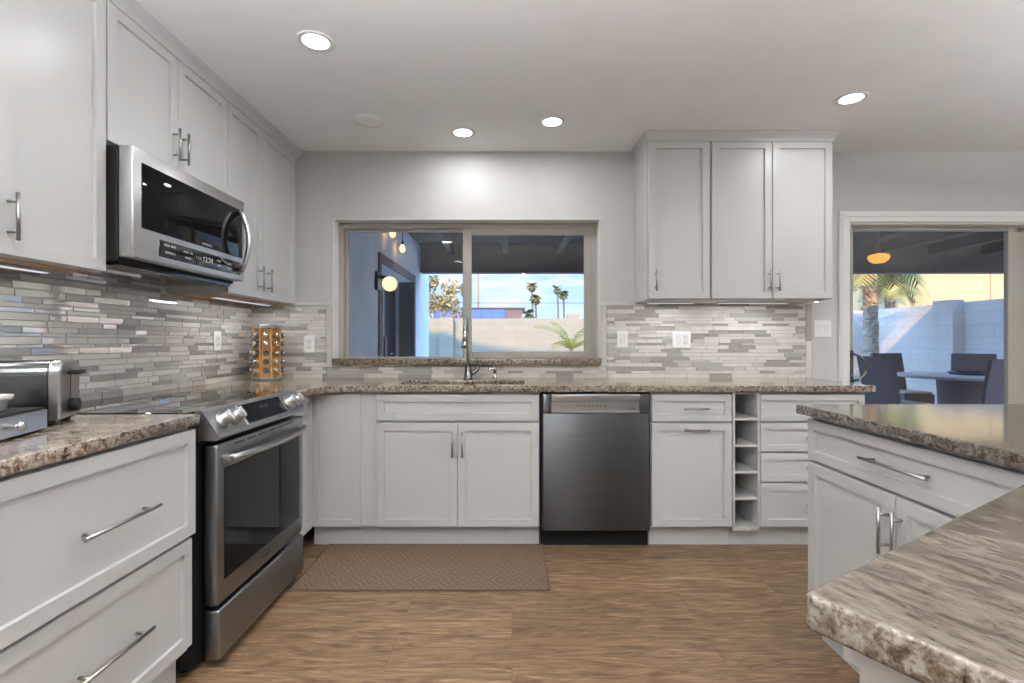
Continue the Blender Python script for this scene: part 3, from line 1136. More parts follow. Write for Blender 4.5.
# ------------------------------------------------------------------ dishwasher
dwt = thing('dishwasher', 'stainless steel dishwasher under the far worktop', 'dishwasher', (0.162, BF, 0))
dww = 0.612
b = MB()
b.box(0.0, dww, 0.045, D - BF - 0.01, 0.10, 0.872, 0)
b.box(0.0, 0.006, 0.01, 0.045, 0.10, 0.872, 0)
b.box(dww - 0.006, dww, 0.01, 0.045, 0.10, 0.872, 0)
b.build('tub', 'black', dwt)
MB().box(0.002, dww - 0.002, 0.05, 0.07, 0.0, 0.0995, 0, 0.001).build('toe_kick', 'black', dwt)
b = MB()
b.box(0.009, dww - 0.009, -0.012, 0.043, 0.104, 0.757, 0, 0.004, 2)
b.box(0.009, 0.057, -0.012, 0.043, 0.757, 0.866, 0, 0.003, 2)
b.box(dww - 0.057, dww - 0.009, -0.012, 0.043, 0.757, 0.866, 0, 0.003, 2)
b.build('door', 'steel_z', dwt)
b = MB()
b.box(0.0575, dww - 0.0575, -0.012, 0.043, 0.824, 0.866, 0, 0.003, 2)
cp = b.build('control_panel', 'steel_soft', dwt)
text_mesh('logo', 'BOSCH', 0.014, 'dark_text', cp, (dww / 2, -0.0124, 0.849), (PI / 2, 0, 0))
b = MB()
b.box(0.0575, dww - 0.0575, 0.010, 0.043, 0.7575, 0.8235, 0)
b.box(0.0575, dww - 0.0575, -0.008, 0.010, 0.7575, 0.770, 0, 0.002)
b.build('pocket_handle', 'steel_soft', dwt)
b = MB()
for k in range(8):
    b.box(0.20 + k * 0.022, 0.212 + k * 0.022, 0.0085, 0.0097, 0.795, 0.80)
b.build('button_marks', 'dark_text', dwt)
text_mesh('model_plate', '500 Series', 0.009, 'dark_text', dwt, (0.51, 0.0093, 0.785), (PI / 2, 0, 0))

# ------------------------------------------------------------------ range (local x along world +y, front -y -> world +x)
rg = thing('range', 'stainless slide-in electric range with a black glass cooktop', 'range', (-1.035, 1.748, 0), R90)
rw = 0.730
RD = -LX - 1.035 - 0.012
b = MB()
b.box(-0.048, rw - 0.004, 0.062, RD, 0.04, 0.905)
for sx in (0.02, rw - 0.05):
    for sy in (0.12, RD - 0.08):
        b.cyl((sx, sy, 0), (sx, sy, 0.041), 0.018)
b.build('body', 'black', rg)
ck = MB().box(-0.050, rw, 0.075, RD, 0.906, 0.917, 0, 0.002).build('cooktop', 'cooktop_glass', rg)
b = MB()
for bx, by, br in ((0.2, 0.22, 0.10), (0.56, 0.22, 0.085), (0.2, 0.48, 0.075), (0.56, 0.48, 0.10), (0.38, 0.5, 0.05)):
    b.lathe([(br, 0.9172), (br, 0.9174), (br - 0.003, 0.9174), (br - 0.003, 0.9172)], 40, 0, Matrix.Translation((bx, by, 0)))
b.build('burner_ring', 'burner', rg)
# slanted control panel, seen in section and run along x
b = MB()
sec = [(0.075, 0.917), (0.058, 0.920), (0.048, 0.914), (-0.008, 0.832), (-0.010, 0.822), (0.0, 0.812), (0.075, 0.812)]
t = bmesh.new()
l0 = [t.verts.new((0.0, y, z)) for y, z in sec]
l1 = [t.verts.new((rw, y, z)) for y, z in sec]
t.faces.new(l0)
t.faces.new(l1[::-1])
for k in range(len(sec)):
    t.faces.new((l0[k], l0[(k + 1) % len(sec)], l1[(k + 1) % len(sec)], l1[k]))
bmesh.ops.recalc_face_normals(t, faces=t.faces)
b._merge(t, 0, False)
pan = b.build('control_panel', 'steel_pale', rg)
# frame of the slanted face: origin on its middle, normal out of the panel
fa, fb = Vector((0, 0.048, 0.914)), Vector((0, -0.008, 0.832))
mid = (fa + fb) / 2
vdir = (fa - fb).normalized()
ndir = Vector((0, -vdir.z, vdir.y))
FM = Matrix((( 1, 0, 0, 0), (0, vdir.y, ndir.y, mid.y), (0, vdir.z, ndir.z, mid.z), (0, 0, 0, 1)))
b = MB()
b.box(0.208, 0.548, -0.042, 0.040, 0.0, 0.004, 0, 0.002, 1, FM)
b.build('display', 'black_gloss', rg)
b = MB()
b.box(0.200, 0.208, -0.047, 0.045, 0.0, 0.005, 0, 0.001, 1, FM)
b.box(0.548, 0.556, -0.047, 0.045, 0.0, 0.005, 0, 0.001, 1, FM)
b.box(0.208, 0.548, -0.047, -0.042, 0.0, 0.005, 0, 0.001, 1, FM)
b.box(0.208, 0.548, 0.040, 0.045, 0.0, 0.005, 0, 0.001, 1, FM)
b.build('display_bezel', 'steel_soft', rg)
text_mesh('display_print', '350  12:24', 0.016, 'dim_text', rg, tuple(FM @ Vector((0.385, 0.012, 0.0046))), FM.to_euler(), 0.0002)
kx = [0.070, 0.150, 0.606, 0.680]
for x in kx:
    b = MB()
    b.lathe([(0.0, 0.0), (0.032, 0.0), (0.034, 0.006), (0.030, 0.010), (0.026, 0.012), (0.0245, 0.034), (0.021, 0.038), (0.0, 0.038)], 28, 0, FM @ Matrix.Translation((x, 0, 0.0005)))
    b.box(x - 0.0045, x + 0.0045, -0.022, 0.022, 0.036, 0.046, 0, 0.002, 1, FM)
    b.build('knob', 'steel_soft', rg)
# oven door
d = MB()
d.box(0.006, rw - 0.006, 0.0, 0.046, 0.228, 0.795, 0, 0.006, 2)
od = d.build('oven_door', 'steel_x', rg)
d = MB()
d.box(0.050, rw - 0.052, -0.003, 0.01, 0.305, 0.705, 0, 0.002)
d.build('oven_window', 'oven_glass', od)
d = MB()
for k in range(6):
    d.box(0.12 + k * 0.085, 0.19 + k * 0.085, -0.0012, 0.006, 0.776, 0.784)
d.build('vent_slot', 'slot', od)
hb = MB()
pts = []
for k in range(17):
    s = k / 16
    pts.append((0.045 + s * (rw - 0.09), -0.030 - 0.032 * math.sin(PI * s) ** 0.7, 0.742))
hb.tube(pts, 0.0145, 12, 0, 0.75)
for x in (0.05, rw - 0.05):
    hb.box(x - 0.014, x + 0.014, -0.036, 0.002, 0.728, 0.756, 0, 0.004, 2)
hb.build('handle', 'steel_soft', od)
text_mesh('logo', 'SAMSUNG', 0.017, 'dark_text', od, (rw / 2, -0.0004, 0.265), (PI / 2, 0, 0))
MB().box(0.008, rw - 0.008, -0.006, 0.046, 0.036, 0.212, 0, 0.008, 2).build('storage_drawer', 'steel_x', rg)

# ------------------------------------------------------------------ over-the-range microwave
mw = thing('microwave', 'stainless over-the-range microwave with a bowed handle', 'microwave', (-1.354, 1.786, 0), R90)
mww = 0.744
MD = -LX - 1.354 - 0.001
b = MB()
b.box(0.0, mww, 0.056, MD, 1.452, 1.862, 0, 0.003)
b.build('case', 'black', mw)
b = MB()
b.box(0.02, mww - 0.02, 0.06, 0.10, 1.436, 1.4515, 0, 0.002)
b.box(0.02, mww - 0.02, 0.12, MD - 0.05, 1.440, 1.4515, 0, 0.002)
b.build('vent_grille', 'black_gloss', mw)
b = MB()
b.box(0.0, mww, 0.0, 0.054, 1.462, 1.864, 0, 0.006, 2)
md = b.build('door', 'steel_pale', mw)
b = MB()
b.box(0.040, mww - 0.022, -0.003, 0.01, 1.575, 1.815, 0, 0.004, 2)
b.build('window', 'oven_glass', md)
b = MB()
b.box(0.130, mww - 0.040, -0.003, 0.01, 1.487, 1.553, 0, 0.003, 2)
kp = b.build('control_panel', 'black_gloss', md)
for (x, z, s, tx) in ((0.19, 1.536, 0.012, 'PIZZA  BAKE'), (0.19, 1.508, 0.012, 'DEFROST 2'), (0.30, 1.530, 0.011, 'COOK  +30s'), (0.30, 1.507, 0.011, 'REHEAT'), (0.37, 1.520, 0.018, '1 2 3'), (0.435, 1.520, 0.034, '12:24'), (0.52, 1.530, 0.013, '4 5 6 7'), (0.52, 1.508, 0.013, '8 9 0'), (0.61, 1.530, 0.011, 'START'), (0.61, 1.508, 0.011, 'STOP')):
    text_mesh('key_print', tx, s, 'pale_text', kp, (x, -0.0034, z), (PI / 2, 0, 0), 0.0003)
text_mesh('logo', 'SAMSUNG', 0.016, 'grey_text', md, (0.43, -0.0034, 1.588), (PI / 2, 0, 0), 0.0004)
b = MB()
pts = []
for k in range(17):
    s = k / 16
    pts.append((mww - 0.052, -0.006 - 0.046 * math.sin(PI * s) ** 0.75, 1.505 + s * 0.300))
b.tube(pts, 0.013, 12, 0, 1.0)
b.build('handle', 'steel_soft', md)

# ------------------------------------------------------------------ sink, faucet, soap pump
sk = thing('sink', 'stainless steel undermount sink set in the granite beneath the window', 'sink', (-0.29, 3.04, 0.66))
b = MB()
hw, hd = 0.376, 0.168
t = bmesh.new()
outer_r, inner_r, zt, zb_ = [], [], 0.2175, 0.012
for (sx, sy) in ((-1, -1), (1, -1), (1, 1), (-1, 1)):
    outer_r.append((sx * hw, sy * hd))
ring = [[t.verts.new((x * (1.0 if i in (0, 1) else 0.985), y * (1.0 if i in (0, 1) else 0.97), z)) for x, y in outer_r] for i, z in enumerate((0.0, zt))]
inn = [[t.verts.new((x * 0.985, y * 0.965, zt)) for x, y in outer_r], [t.verts.new((x * 0.95, y * 0.92, zb_)) for x, y in outer_r]]
seqs = [ring[0], ring[1], inn[0], inn[1]]
for a, c_ in zip(seqs, seqs[1:]):
    for k in range(4):
        t.faces.new((a[k], a[(k + 1) % 4], c_[(k + 1) % 4], c_[k]))
t.faces.new(ring[0][::-1])
t.faces.new(inn[1])
bmesh.ops.recalc_face_normals(t, faces=t.faces)
b._merge(t, 0, False)
b.build('bowl', 'sink_steel', sk)
MB().lathe([(0, 0.0135), (0.03, 0.0135), (0.042, 0.016), (0.045, 0.0125), (0, 0.0125)], 24).build('drain', 'chrome', sk)

fc = thing('faucet', 'gooseneck pull-down kitchen faucet behind the sink', 'faucet', (-0.288, 3.275, CT1))
b = MB()
b.lathe([(0, 0), (0.031, 0), (0.031, 0.006), (0.026, 0.012), (0.022, 0.06), (0.016, 0.10), (0.0, 0.10)], 24)
b.build('base', 'gunmetal', fc)
b = MB()
pts = [(0, 0, 0.09), (0, 0, 0.20), (0, -0.004, 0.30)]
for k in range(1, 11):
    a = PI * k / 10
    pts.append((-0.004 * k / 10, -0.09 + 0.086 * math.cos(a), 0.305 + 0.085 * math.sin(a)))
b.tube(pts, 0.0105, 12)
b.build('spout', 'steel_soft', fc)
b = MB()
b.cyl((-0.004, -0.176, 0.31), (-0.006, -0.180, 0.245), 0.012, 0.0165, 16)
b.cyl((-0.006, -0.180, 0.245), (-0.008, -0.184, 0.205), 0.0165, 0.019, 16)
b.build('spray_head', 'steel_soft', fc)
b = MB()
b.tube([(0.008, 0, 0.030), (0.035, 0, 0.044), (0.060, 0, 0.058), (0.068, 0, 0.075), (0.063, 0, 0.115), (0.058, 0, 0.155)], [0.016, 0.015, 0.012, 0.008, 0.007, 0.006], 12)
b.build('lever', 'gunmetal', fc)

sp = thing('soap_dispenser', 'small chrome soap pump on the worktop, right of the faucet', 'soap dispenser', (-0.112, 3.275, CT1))
b = MB()
b.lathe([(0, 0), (0.020, 0), (0.020, 0.005), (0.013, 0.010), (0.012, 0.055), (0.015, 0.060), (0.015, 0.072), (0.0, 0.074)], 20)
b.build('pump_body', 'chrome', sp)
b = MB()
b.tube([(0.004, 0, 0.066), (-0.020, -0.006, 0.069), (-0.038, -0.01, 0.064), (-0.042, -0.011, 0.052)], [0.008, 0.007, 0.006, 0.005], 10)
b.build('nozzle', 'chrome', sp)

# ------------------------------------------------------------------ spice rack and its jars
SRX, SRY = -1.572, 3.215
sr = thing('spice_rack', 'wooden carousel spice rack in the worktop corner', 'spice rack', (SRX, SRY, CT1))
ang0 = math.radians(-72)
b = MB()
oct_ = [(0.066 * math.cos(ang0 + PI / 8 + k * PI / 4), 0.066 * math.sin(ang0 + PI / 8 + k * PI / 4)) for k in range(8)]
b.prism(oct_, 0.018, 0.330)
b.build('tower', 'rack_wood', sr)
b = MB()
oc2 = [(0.090 * math.cos(ang0 + PI / 8 + k * PI / 4), 0.090 * math.sin(ang0 + PI / 8 + k * PI / 4)) for k in range(8)]
b.prism(oc2, 0.330, 0.352, 0, None, 0.003)
b.build('top_cap', 'steel_soft', sr)
b = MB()
b.prism(oc2, 0.008, 0.018, 0, None, 0.002)
b.lathe([(0, 0), (0.075, 0), (0.075, 0.008), (0, 0.008)], 28)
b.build('base', 'steel_soft', sr)
b = MB()
for k in range(8):
    a = ang0 + PI / 8 + k * PI / 4
    ca, sa = math.cos(a), math.sin(a)
    b.prism([(0.066 * ca - 0.004 * sa, 0.066 * sa + 0.004 * ca), (0.066 * ca + 0.004 * sa, 0.066 * sa - 0.004 * ca), (0.086 * ca + 0.004 * sa, 0.086 * sa - 0.004 * ca), (0.086 * ca - 0.004 * sa, 0.086 * sa + 0.004 * ca)], 0.0185, 0.3295)
b.build('divider', 'rack_wood', sr)
ROWS = [0.285, 0.232, 0.172, 0.118, 0.062]
b = MB()
for z in ROWS[2:]:
    a = ang0
    m_ = Matrix.Translation((0.0612 * math.cos(a), 0.0612 * math.sin(a), z)) @ Euler((0, PI / 2, a)).to_matrix().to_4x4()
    b.lathe([(0.0, 0.0004), (0.0155, 0.0004), (0.0175, 0.0014), (0.0185, 0.0)], 20, 0, m_)
b.build('empty_hole', 'slot', sr)


def jar(label, body):
    t = thing('spice_jar', label, 'spice jar', (0, 0, 0), 0, 'jars in the spice rack')
    MB().lathe([(0, 0), (0.017, 0), (0.018, 0.003), (0.018, 0.022), (0.014, 0.026), (0.014, 0.028), (0, 0.028)], 18).build('glass', body, t)
    MB().lathe([(0, 0.0282), (0.0165, 0.0282), (0.0165, 0.038), (0.015, 0.0395), (0, 0.0395)], 18).build('lid', 'chrome', t)
    return t


protos = {}
ordn = ['topmost', 'second-highest', 'middle', 'second-lowest', 'lowest']
cols = [(-2, 'left rim of the rack', 'jar_dark', (0, 1, 2, 3, 4)),
        (-1, 'left side of the rack', 'jar_dark', (0, 1, 2, 3, 4)),
        (0, 'front face, above empty holes', 'jar_amber', (0, 1)),
        (1, 'right side of the rack', 'jar_cork', (0, 1, 2, 3, 4)),
        (2, 'right rim of the rack', 'jar_dark', (0, 1, 2, 3, 4))]
for ci, where, body, rws in cols:
    a = ang0 + ci * PI / 4
    for r_ in rws:
        bd = 'jar_cork' if (ci == -1 and r_ >= 3) else body
        if ci == 1 and r_ < 3:
            bd = 'jar_amber'
        if bd not in protos:
            protos[bd] = jar('x', bd)
            o = protos[bd]
        else:
            o = copy_tree(protos[bd])
        colr = {'jar_dark': 'dark', 'jar_cork': 'pale tan', 'jar_amber': 'amber'}[bd]
        o['label'] = f'{ordn[r_]} {colr} spice jar with chrome lid on the {where}'
        o.location = (SRX + 0.0613 * math.cos(a), SRY + 0.0613 * math.sin(a), CT1 + ROWS[r_])
        o.rotation_euler = (0, PI / 2, a)

# ------------------------------------------------------------------ toaster, drawer box, cup
ta = math.radians(26)
tdir = Vector((math.cos(ta), math.sin(ta)))
tn = Vector((-math.sin(ta), math.cos(ta)))
tc_ = Vector((-1.323, 1.464)) - tdir * 0.15 + tn * 0.085
tt = thing('toaster', 'stainless steel toaster on the left worktop', 'toaster', (tc_.x, tc_.y, CT1), ta)
tw, tl, th = 0.085, 0.15, 0.188
sec = [(-tw, 0.016), (tw, 0.016)] + [(tw - 0.04 + 0.04 * math.cos(a), th - 0.04 + 0.04 * math.sin(a)) for a in [PI / 2 * k / 6 for k in range(7)]] + [(-tw + 0.04 - 0.04 * math.sin(a), th - 0.04 + 0.04 * math.cos(a)) for a in [PI / 2 * k / 6 for k in range(7)]]


def extr_x(mb, sec, x0, x1, mat=0, bev=0.0):
    t = bmesh.new()
    a = [t.verts.new((x0, y, z)) for y, z in sec]
    c = [t.verts.new((x1, y, z)) for y, z in sec]
    t.faces.new(a[::-1])
    t.faces.new(c)
    n = len(sec)
    for k in range(n):
        t.faces.new((a[k], a[(k + 1) % n], c[(k + 1) % n], c[k]))
    bmesh.ops.recalc_face_normals(t, faces=t.faces)
    if bev:
        bmesh.ops.bevel(t, geom=[e for e in t.edges if abs(e.verts[0].co.x - e.verts[1].co.x) < 1e-6], offset=bev, segments=3, affect='EDGES', profile=0.5)
    mb._merge(t, mat, False)


b = MB()
extr_x(b, [(y, z) for y, z in sec], -tl + 0.03, tl - 0.03)
b.build('shell', 'gunmetal', tt)
for x0, x1, lab in ((tl - 0.0295, tl, None), (-tl, -tl + 0.0295, None)):
    b = MB()
    extr_x(b, [(y * 1.02, 0.016 + (z - 0.016) * 1.012) for y, z in sec], x0, x1, 0, 0.006)
    b.build('end_cap', 'steel_soft', tt)
b = MB()
for y0 in (-0.035, 0.035):
    b.box(-0.11, 0.11, y0 - 0.016, y0 + 0.016, th + 0.0005, th + 0.002)
b.build('bread_slot', 'slot', tt)
MB().box(-tl + 0.012, tl - 0.012, -tw + 0.004, tw - 0.004, 0.008, 0.0158).build('base', 'black', tt)
for sx in (-1, 1):
    for sy in (-1, 1):
        MB().cyl((sx * (tl - 0.03), sy * (tw - 0.02), 0), (sx * (tl - 0.03), sy * (tw - 0.02), 0.0085), 0.012).build('foot', 'black', tt)
MB().box(tl + 0.0003, tl + 0.001, -0.003, 0.003, 0.075, 0.165).build('lever_slot', 'slot', tt)
b = MB()
b.box(tl + 0.001, tl + 0.03, -0.035, 0.035, 0.146, 0.158, 0, 0.004, 2)
b.build('lever', 'black', tt)
b = MB()
b.cyl((tl, 0.0, 0.052), (tl + 0.022, 0.0, 0.052), 0.022, 0.019, 20)
b.build('browning_knob', 'black', tt)

pa = math.radians(16)
pd = thing('drawer_box', 'low steel coffee pod drawer on the worktop in front of the toaster', 'drawer box', (-1.286, 1.382, CT1), PI / 2 + pa)
# local: front face on y = 0, facing -y (world +x); local x from -0.3 to 0 runs away from the camera
b = MB()
b.box(-0.30, 0.0, 0.004, 0.27, 0.004, 0.066, 0, 0.003)
b.build('case', 'black', pd)
b = MB()
b.box(-0.296, -0.004, -0.004, 0.003, 0.008, 0.060, 0, 0.002)
dr = b.build('drawer', 'steel_soft', pd)
b = MB()
b.cyl((-0.14, -0.004, 0.034), (-0.14, -0.014, 0.034), 0.006, seg=14)
b.lathe([(0, 0), (0.008, 0), (0.012, 0.005), (0.011, 0.011), (0, 0.014)], 18, 0, Matrix.Translation((-0.14, -0.013, 0.034)) @ Euler((PI / 2, 0, 0)).to_matrix().to_4x4())
b.build('knob', 'chrome', dr)
for k in (-0.27, -0.03):
    for y in (0.02, 0.24):
        MB().cyl((k, y, 0), (k, y, 0.0045), 0.01).build('foot', 'black', pd)
cpv = Vector((-0.066, 0.078))
M2 = Matrix.Rotation(PI / 2 + pa, 2)
cw_ = M2 @ cpv
cu = thing('cup', 'small pale cup standing on the coffee pod drawer', 'cup', (-1.286 + cw_.x, 1.382 + cw_.y, CT1 + 0.0665))
MB().lathe([(0, 0), (0.020, 0), (0.023, 0.003), (0.028, 0.026), (0.035, 0.028), (0.037, 0.040), (0.034, 0.040), (0.032, 0.030), (0.025, 0.026), (0.019, 0.005), (0, 0.004)], 28).build('body', 'ceramic', cu)

# ------------------------------------------------------------------ floor mat
t = thing('floor_mat', 'brown diamond-patterned kitchen mat in front of the sink cabinet', 'mat', (-0.43, 2.585, 0.0005))
MB().box(-0.60, 0.60, -0.255, 0.255, 0, 0.007, 0, 0.002).build('mat', 'rug', t)
b = MB()
b.box(-0.605, 0.605, -0.262, -0.2555, 0, 0.0085, 0, 0.002)
b.box(-0.605, 0.605, 0.2555, 0.262, 0, 0.0085, 0, 0.002)
b.box(-0.608, -0.6005, -0.262, 0.262, 0, 0.0085, 0, 0.002)
b.box(0.6005, 0.608, -0.262, 0.262, 0, 0.0085, 0, 0.002)
b.build('binding', 'rug_edge', t)


# ------------------------------------------------------------------ outlets and switches (front on y = 0 facing -y)
def outlet(label, loc, rz, w_, kinds, cat='outlet', nm='wall_outlet'):
    t = thing(nm, label, cat, loc, rz)
    MB().box(-w_ / 2, w_ / 2, -0.006, 0, -0.0575, 0.0575, 0, 0.003).build('cover_plate', 'plastic_white', t)
    n = len(kinds)
    for i, k in enumerate(kinds):
        x = (i - (n - 1) / 2) * 0.046
        if k == 's':
            MB().box(x - 0.0165, x + 0.0165, -0.0095, -0.0062, -0.033, 0.033, 0, 0.002).build('rocker', 'trim', t)
        else:
            MB().box(x - 0.0165, x + 0.0165, -0.0085, -0.0062, -0.033, 0.033, 0, 0.002).build('socket', 'trim', t)
            b = MB()
            for zc in (-0.018, 0.018):
                b.box(x - 0.007, x - 0.005, -0.0092, -0.0086, zc - 0.004, zc + 0.005)
                b.box(x + 0.005, x + 0.007, -0.0092, -0.0086, zc - 0.004, zc + 0.004)
                b.cyl((x, -0.0086, zc - 0.009), (x, -0.0092, zc - 0.009), 0.0022, seg=8)
            b.build('slots', 'slot', t)


outlet('white outlet on the side-wall tiles, between range and spice rack', (LX + 0.0105, 2.965, 1.163), R90, 0.072, 'o')
outlet('white outlet on the far tiles, between spice rack and window', (-1.361, D - 0.0105, 1.142), 0, 0.072, 'o')
outlet('single white switch on the tiles just right of the window', (0.742, D - 0.0105, 1.178), 0, 0.075, 's', 'switch', 'light_switch')
outlet('double white plate with switch and outlet under the grey-white wall cabinets', (1.139, D - 0.0105, 1.173), 0, 0.122, 'so')
outlet('double white switch on the painted wall beside the patio door', (2.092, D - 0.0005, 1.247), 0, 0.118, 'ss', 'switch', 'light_switch')


# ------------------------------------------------------------------ recessed ceiling lamps
def downlight(x, y, label):
    t = thing('recessed_light', label, 'ceiling light', (x, y, CEIL), 0, 'recessed ceiling lights')
    MB().lathe([(0.055, -0.0005), (0.078, -0.0005), (0.078, -0.004), (0.070, -0.007), (0.055, -0.004)], 36).build('trim_ring', 'trim', t)
    MB().lathe([(0, -0.0035), (0.0545, -0.0035), (0.0545, -0.0008), (0, -0.0008)], 36).build('lens', 'lamp', t)
    ld = bpy.data.lights.new('recessed_lamp', 'AREA')
    ld.shape = 'DISK'
    ld.size = 0.12
    ld.energy = LAMP_W
    ld.color = LIGHT_COLOR
    lo = bpy.data.objects.new('recessed_lamp', ld)
    COL.objects.link(lo)
    lo.parent = t
    lo.location = (0, 0, -0.012)
    return t


downlight(-0.836, 2.13, 'lit recessed ceiling light nearest the left wall cabinets')
downlight(-0.300, 3.06, 'lit recessed ceiling light closest to the far wall over the sink')
downlight(0.233, 2.91, 'lit recessed ceiling light over the window, between sink light and wall cabinets')
downlight(1.785, 2.63, 'lit recessed ceiling light in front of the patio door end of the wall cabinets')
for i, (x, y) in enumerate(((-0.84, 0.62), (-0.84, -0.92), (1.3, 0.5), (1.3, -1.1), (3.3, 1.2), (3.3, -0.8), (0.2, -2.4), (2.4, -2.4))):  # left pair inferred from window reflections; the others added for even light
    downlight(x, y, 'unseen recessed ceiling light outside the view')
for wf, x, y, lab in ((0.13, 1.75, 0.72, 'added white bowl uplight, out of view over the near end of the peninsula'), (4.1, -0.40, -0.36, 'added white bowl uplight behind the camera, at the left'), (2.5, 3.6, 0.6, 'added white bowl uplight, out of view near the right wall')):  # lamps added out of view to brighten the ceiling and room
    t = thing('uplight', lab, 'lamp', (x, y, 1.66), 0, 'unseen bowl uplights added for fill light')
    MB().lathe([(0, 0), (0.06, 0.006), (0.13, 0.04), (0.17, 0.10), (0.162, 0.10), (0.12, 0.046), (0.05, 0.014), (0, 0.01)], 32).build('bowl', 'trim', t)
    for k in range(3):
        a = 2 * PI * k / 3
        MB().cyl((0.164 * math.cos(a), 0.164 * math.sin(a), 0.098), (0, 0, CEIL - 1.66), 0.003, seg=6).build('cable', 'black', t)
    MB().lathe([(0, 0.05), (0.09, 0.05), (0.09, 0.053), (0, 0.053)], 24).build('lens', 'fill_lens', t)
    ld = bpy.data.lights.new('fill_lamp', 'AREA')
    ld.shape = 'DISK'
    ld.size = 0.17
    ld.energy = FILL_UPLIGHT_W * wf
    ld.color = LIGHT_COLOR
    lo = bpy.data.objects.new('fill_lamp', ld)
    COL.objects.link(lo)
    lo.parent = t
    lo.location = (0, 0, 0.06)
    lo.rotation_euler = (PI, 0, 0)
MB_ = MB().lathe([(0, -0.012), (0.06, -0.011), (0.078, -0.006), (0.082, -0.0005), (0, -0.0005)], 36)
t = thing('ceiling_disc', 'unlit white round blank cover on the ceiling, above the corner wall cabinets', 'ceiling cover', (-0.835, 2.90, CEIL))
MB_.build('cover', 'ceiling', t)
MB().lathe([(0.079, -0.0055), (0.086, -0.0055), (0.088, -0.0005), (0.079, -0.0005)], 36).build('rim', 'trim', t)

# ------------------------------------------------------------------ outside: ground, patio, house wing
struct(MB().box(-40, 60, T, 140, -0.16, -0.06).build('ground', 'dirt'))
struct(MB().box(-1.4, 9.0, T + 0.001, 8.2, -0.0595, -0.02).build('patio_slab', 'concrete'))
# patio roof with its beam and rafters
pr_ = struct(MB().box(-1.40, 9.2, T + 0.002, 7.75, 2.62, 2.70).build('patio_roof', 'patio_brown'))
MB().box(-1.38, 9.2, 7.52, 7.70, 2.20, 2.6195).build('beam', 'patio_beam', pr_)
for k in range(13):
    x = -0.9 + k * 0.80
    MB().box(x - 0.045, x + 0.045, T + 0.01, 7.515, 2.47, 2.6195).build('rafter', 'patio_brown', pr_)
# unseen block added above the patio, cut to shadow the yard wall
up = MB().prism([(-9.0, 2.705), (1.0, 2.705), (1.0, 5.78), (-2.1, 5.80), (-3.5, 6.0), (-4.7, 6.35), (-9.0, 6.5)], 0, 3.6, 0, Matrix.Translation((0, 7.72, 0)) @ Euler((PI / 2, 0, 0)).to_matrix().to_4x4()).build('yard_shadow_block', 'stucco')
struct(up)
# house wing at the left; its unseen gable is shaped for its shadow
wg = bpy.data.objects.new('wall_wing', None)
COL.objects.link(wg)
struct(wg)
wy0, wy1 = T + 0.003, 8.25
dy0, dy1, dz = 5.32, 7.10, 2.00
b = MB()
WX = -1.405
b.box(WX - 0.25, WX, wy0, dy0, -0.06, 3.2)
b.box(WX - 0.25, WX, dy1, wy1, -0.06, 3.2)
b.box(WX - 0.25, WX, dy0, dy1, dz, 3.2)
b.box(WX - 0.36, WX - 0.30, wy0, wy1, -0.06, 3.2)
b.build('stucco_wall', 'stucco', wg)
t = MB()
t.prism([(-6.5, -0.06), (-1.405, -0.06), (-1.405, 3.3), (-4.6, 3.9), (-6.5, 3.6)], 0, 0.2, 0, Matrix.Translation((0, wy1 + 0.2, 0)) @ Euler((PI / 2, 0, 0)).to_matrix().to_4x4())
t.build('shadow_gable', 'stucco', wg)
t = MB()
t.box(WX - 0.29, WX - 0.26, dy0, dy1, 0.0, dz)
t.build('door_leaf', 'door_dark', wg)
t = MB()
for y in (dy0 + 0.02, dy0 + 0.16, dy0 + 0.62, dy0 + 1.05):
    t.box(WX - 0.259, WX - 0.235, y, y + 0.05, 0.0, dz - 0.05)
t.box(WX - 0.259, WX - 0.235, dy0, dy1, dz - 0.05, dz)
t.build('door_frame', 'trim', wg)
t = MB()
t.box(WX, WX + 0.02, dy0 - 0.08, dy0, 0, dz + 0.10)
t.box(WX, WX + 0.02, dy1, dy1 + 0.09, 0, dz + 0.10)
t.box(WX, WX + 0.02, dy0, dy1, dz, dz + 0.10)
t.box(WX - 0.20, WX, dy1 - 0.004, dy1 - 0.001, 0, dz)
t.build('door_surround', 'door_recess', wg)
t = MB()
t.box(WX - 0.235, WX - 0.20, dy0 + 1.06, dy0 + 1.10, 0.90, 1.22, 0, 0.004)
t.cyl((WX - 0.20, dy0 + 1.08, 1.0), (WX - 0.12, dy0 + 1.08, 1.0), 0.012)
t.cyl((WX - 0.13, dy0 + 1.08, 1.0), (WX - 0.13, dy0 + 0.96, 1.0), 0.011)
t.build('door_lever', 'chrome', wg)

sc = thing('wall_sconce', 'glowing globe sconce on the house wing outside the kitchen window', 'lamp', (-1.402, 5.20, 1.74))
MB().box(0, 0.03, -0.09, 0.09, -0.05, 0.14, 0, 0.004).build('back_plate', 'door_dark', sc)
MB().cyl((0.03, 0, 0.09), (0.13, 0, 0.085), 0.02).build('arm', 'door_dark', sc)
b = MB()
t_ = bmesh.new()
bmesh.ops.create_uvsphere(t_, u_segments=24, v_segments=16, radius=0.078)
b._merge(t_, 0, True, Matrix.Translation((0.13, 0, 0.02)))
b.build('globe', 'globe', sc)

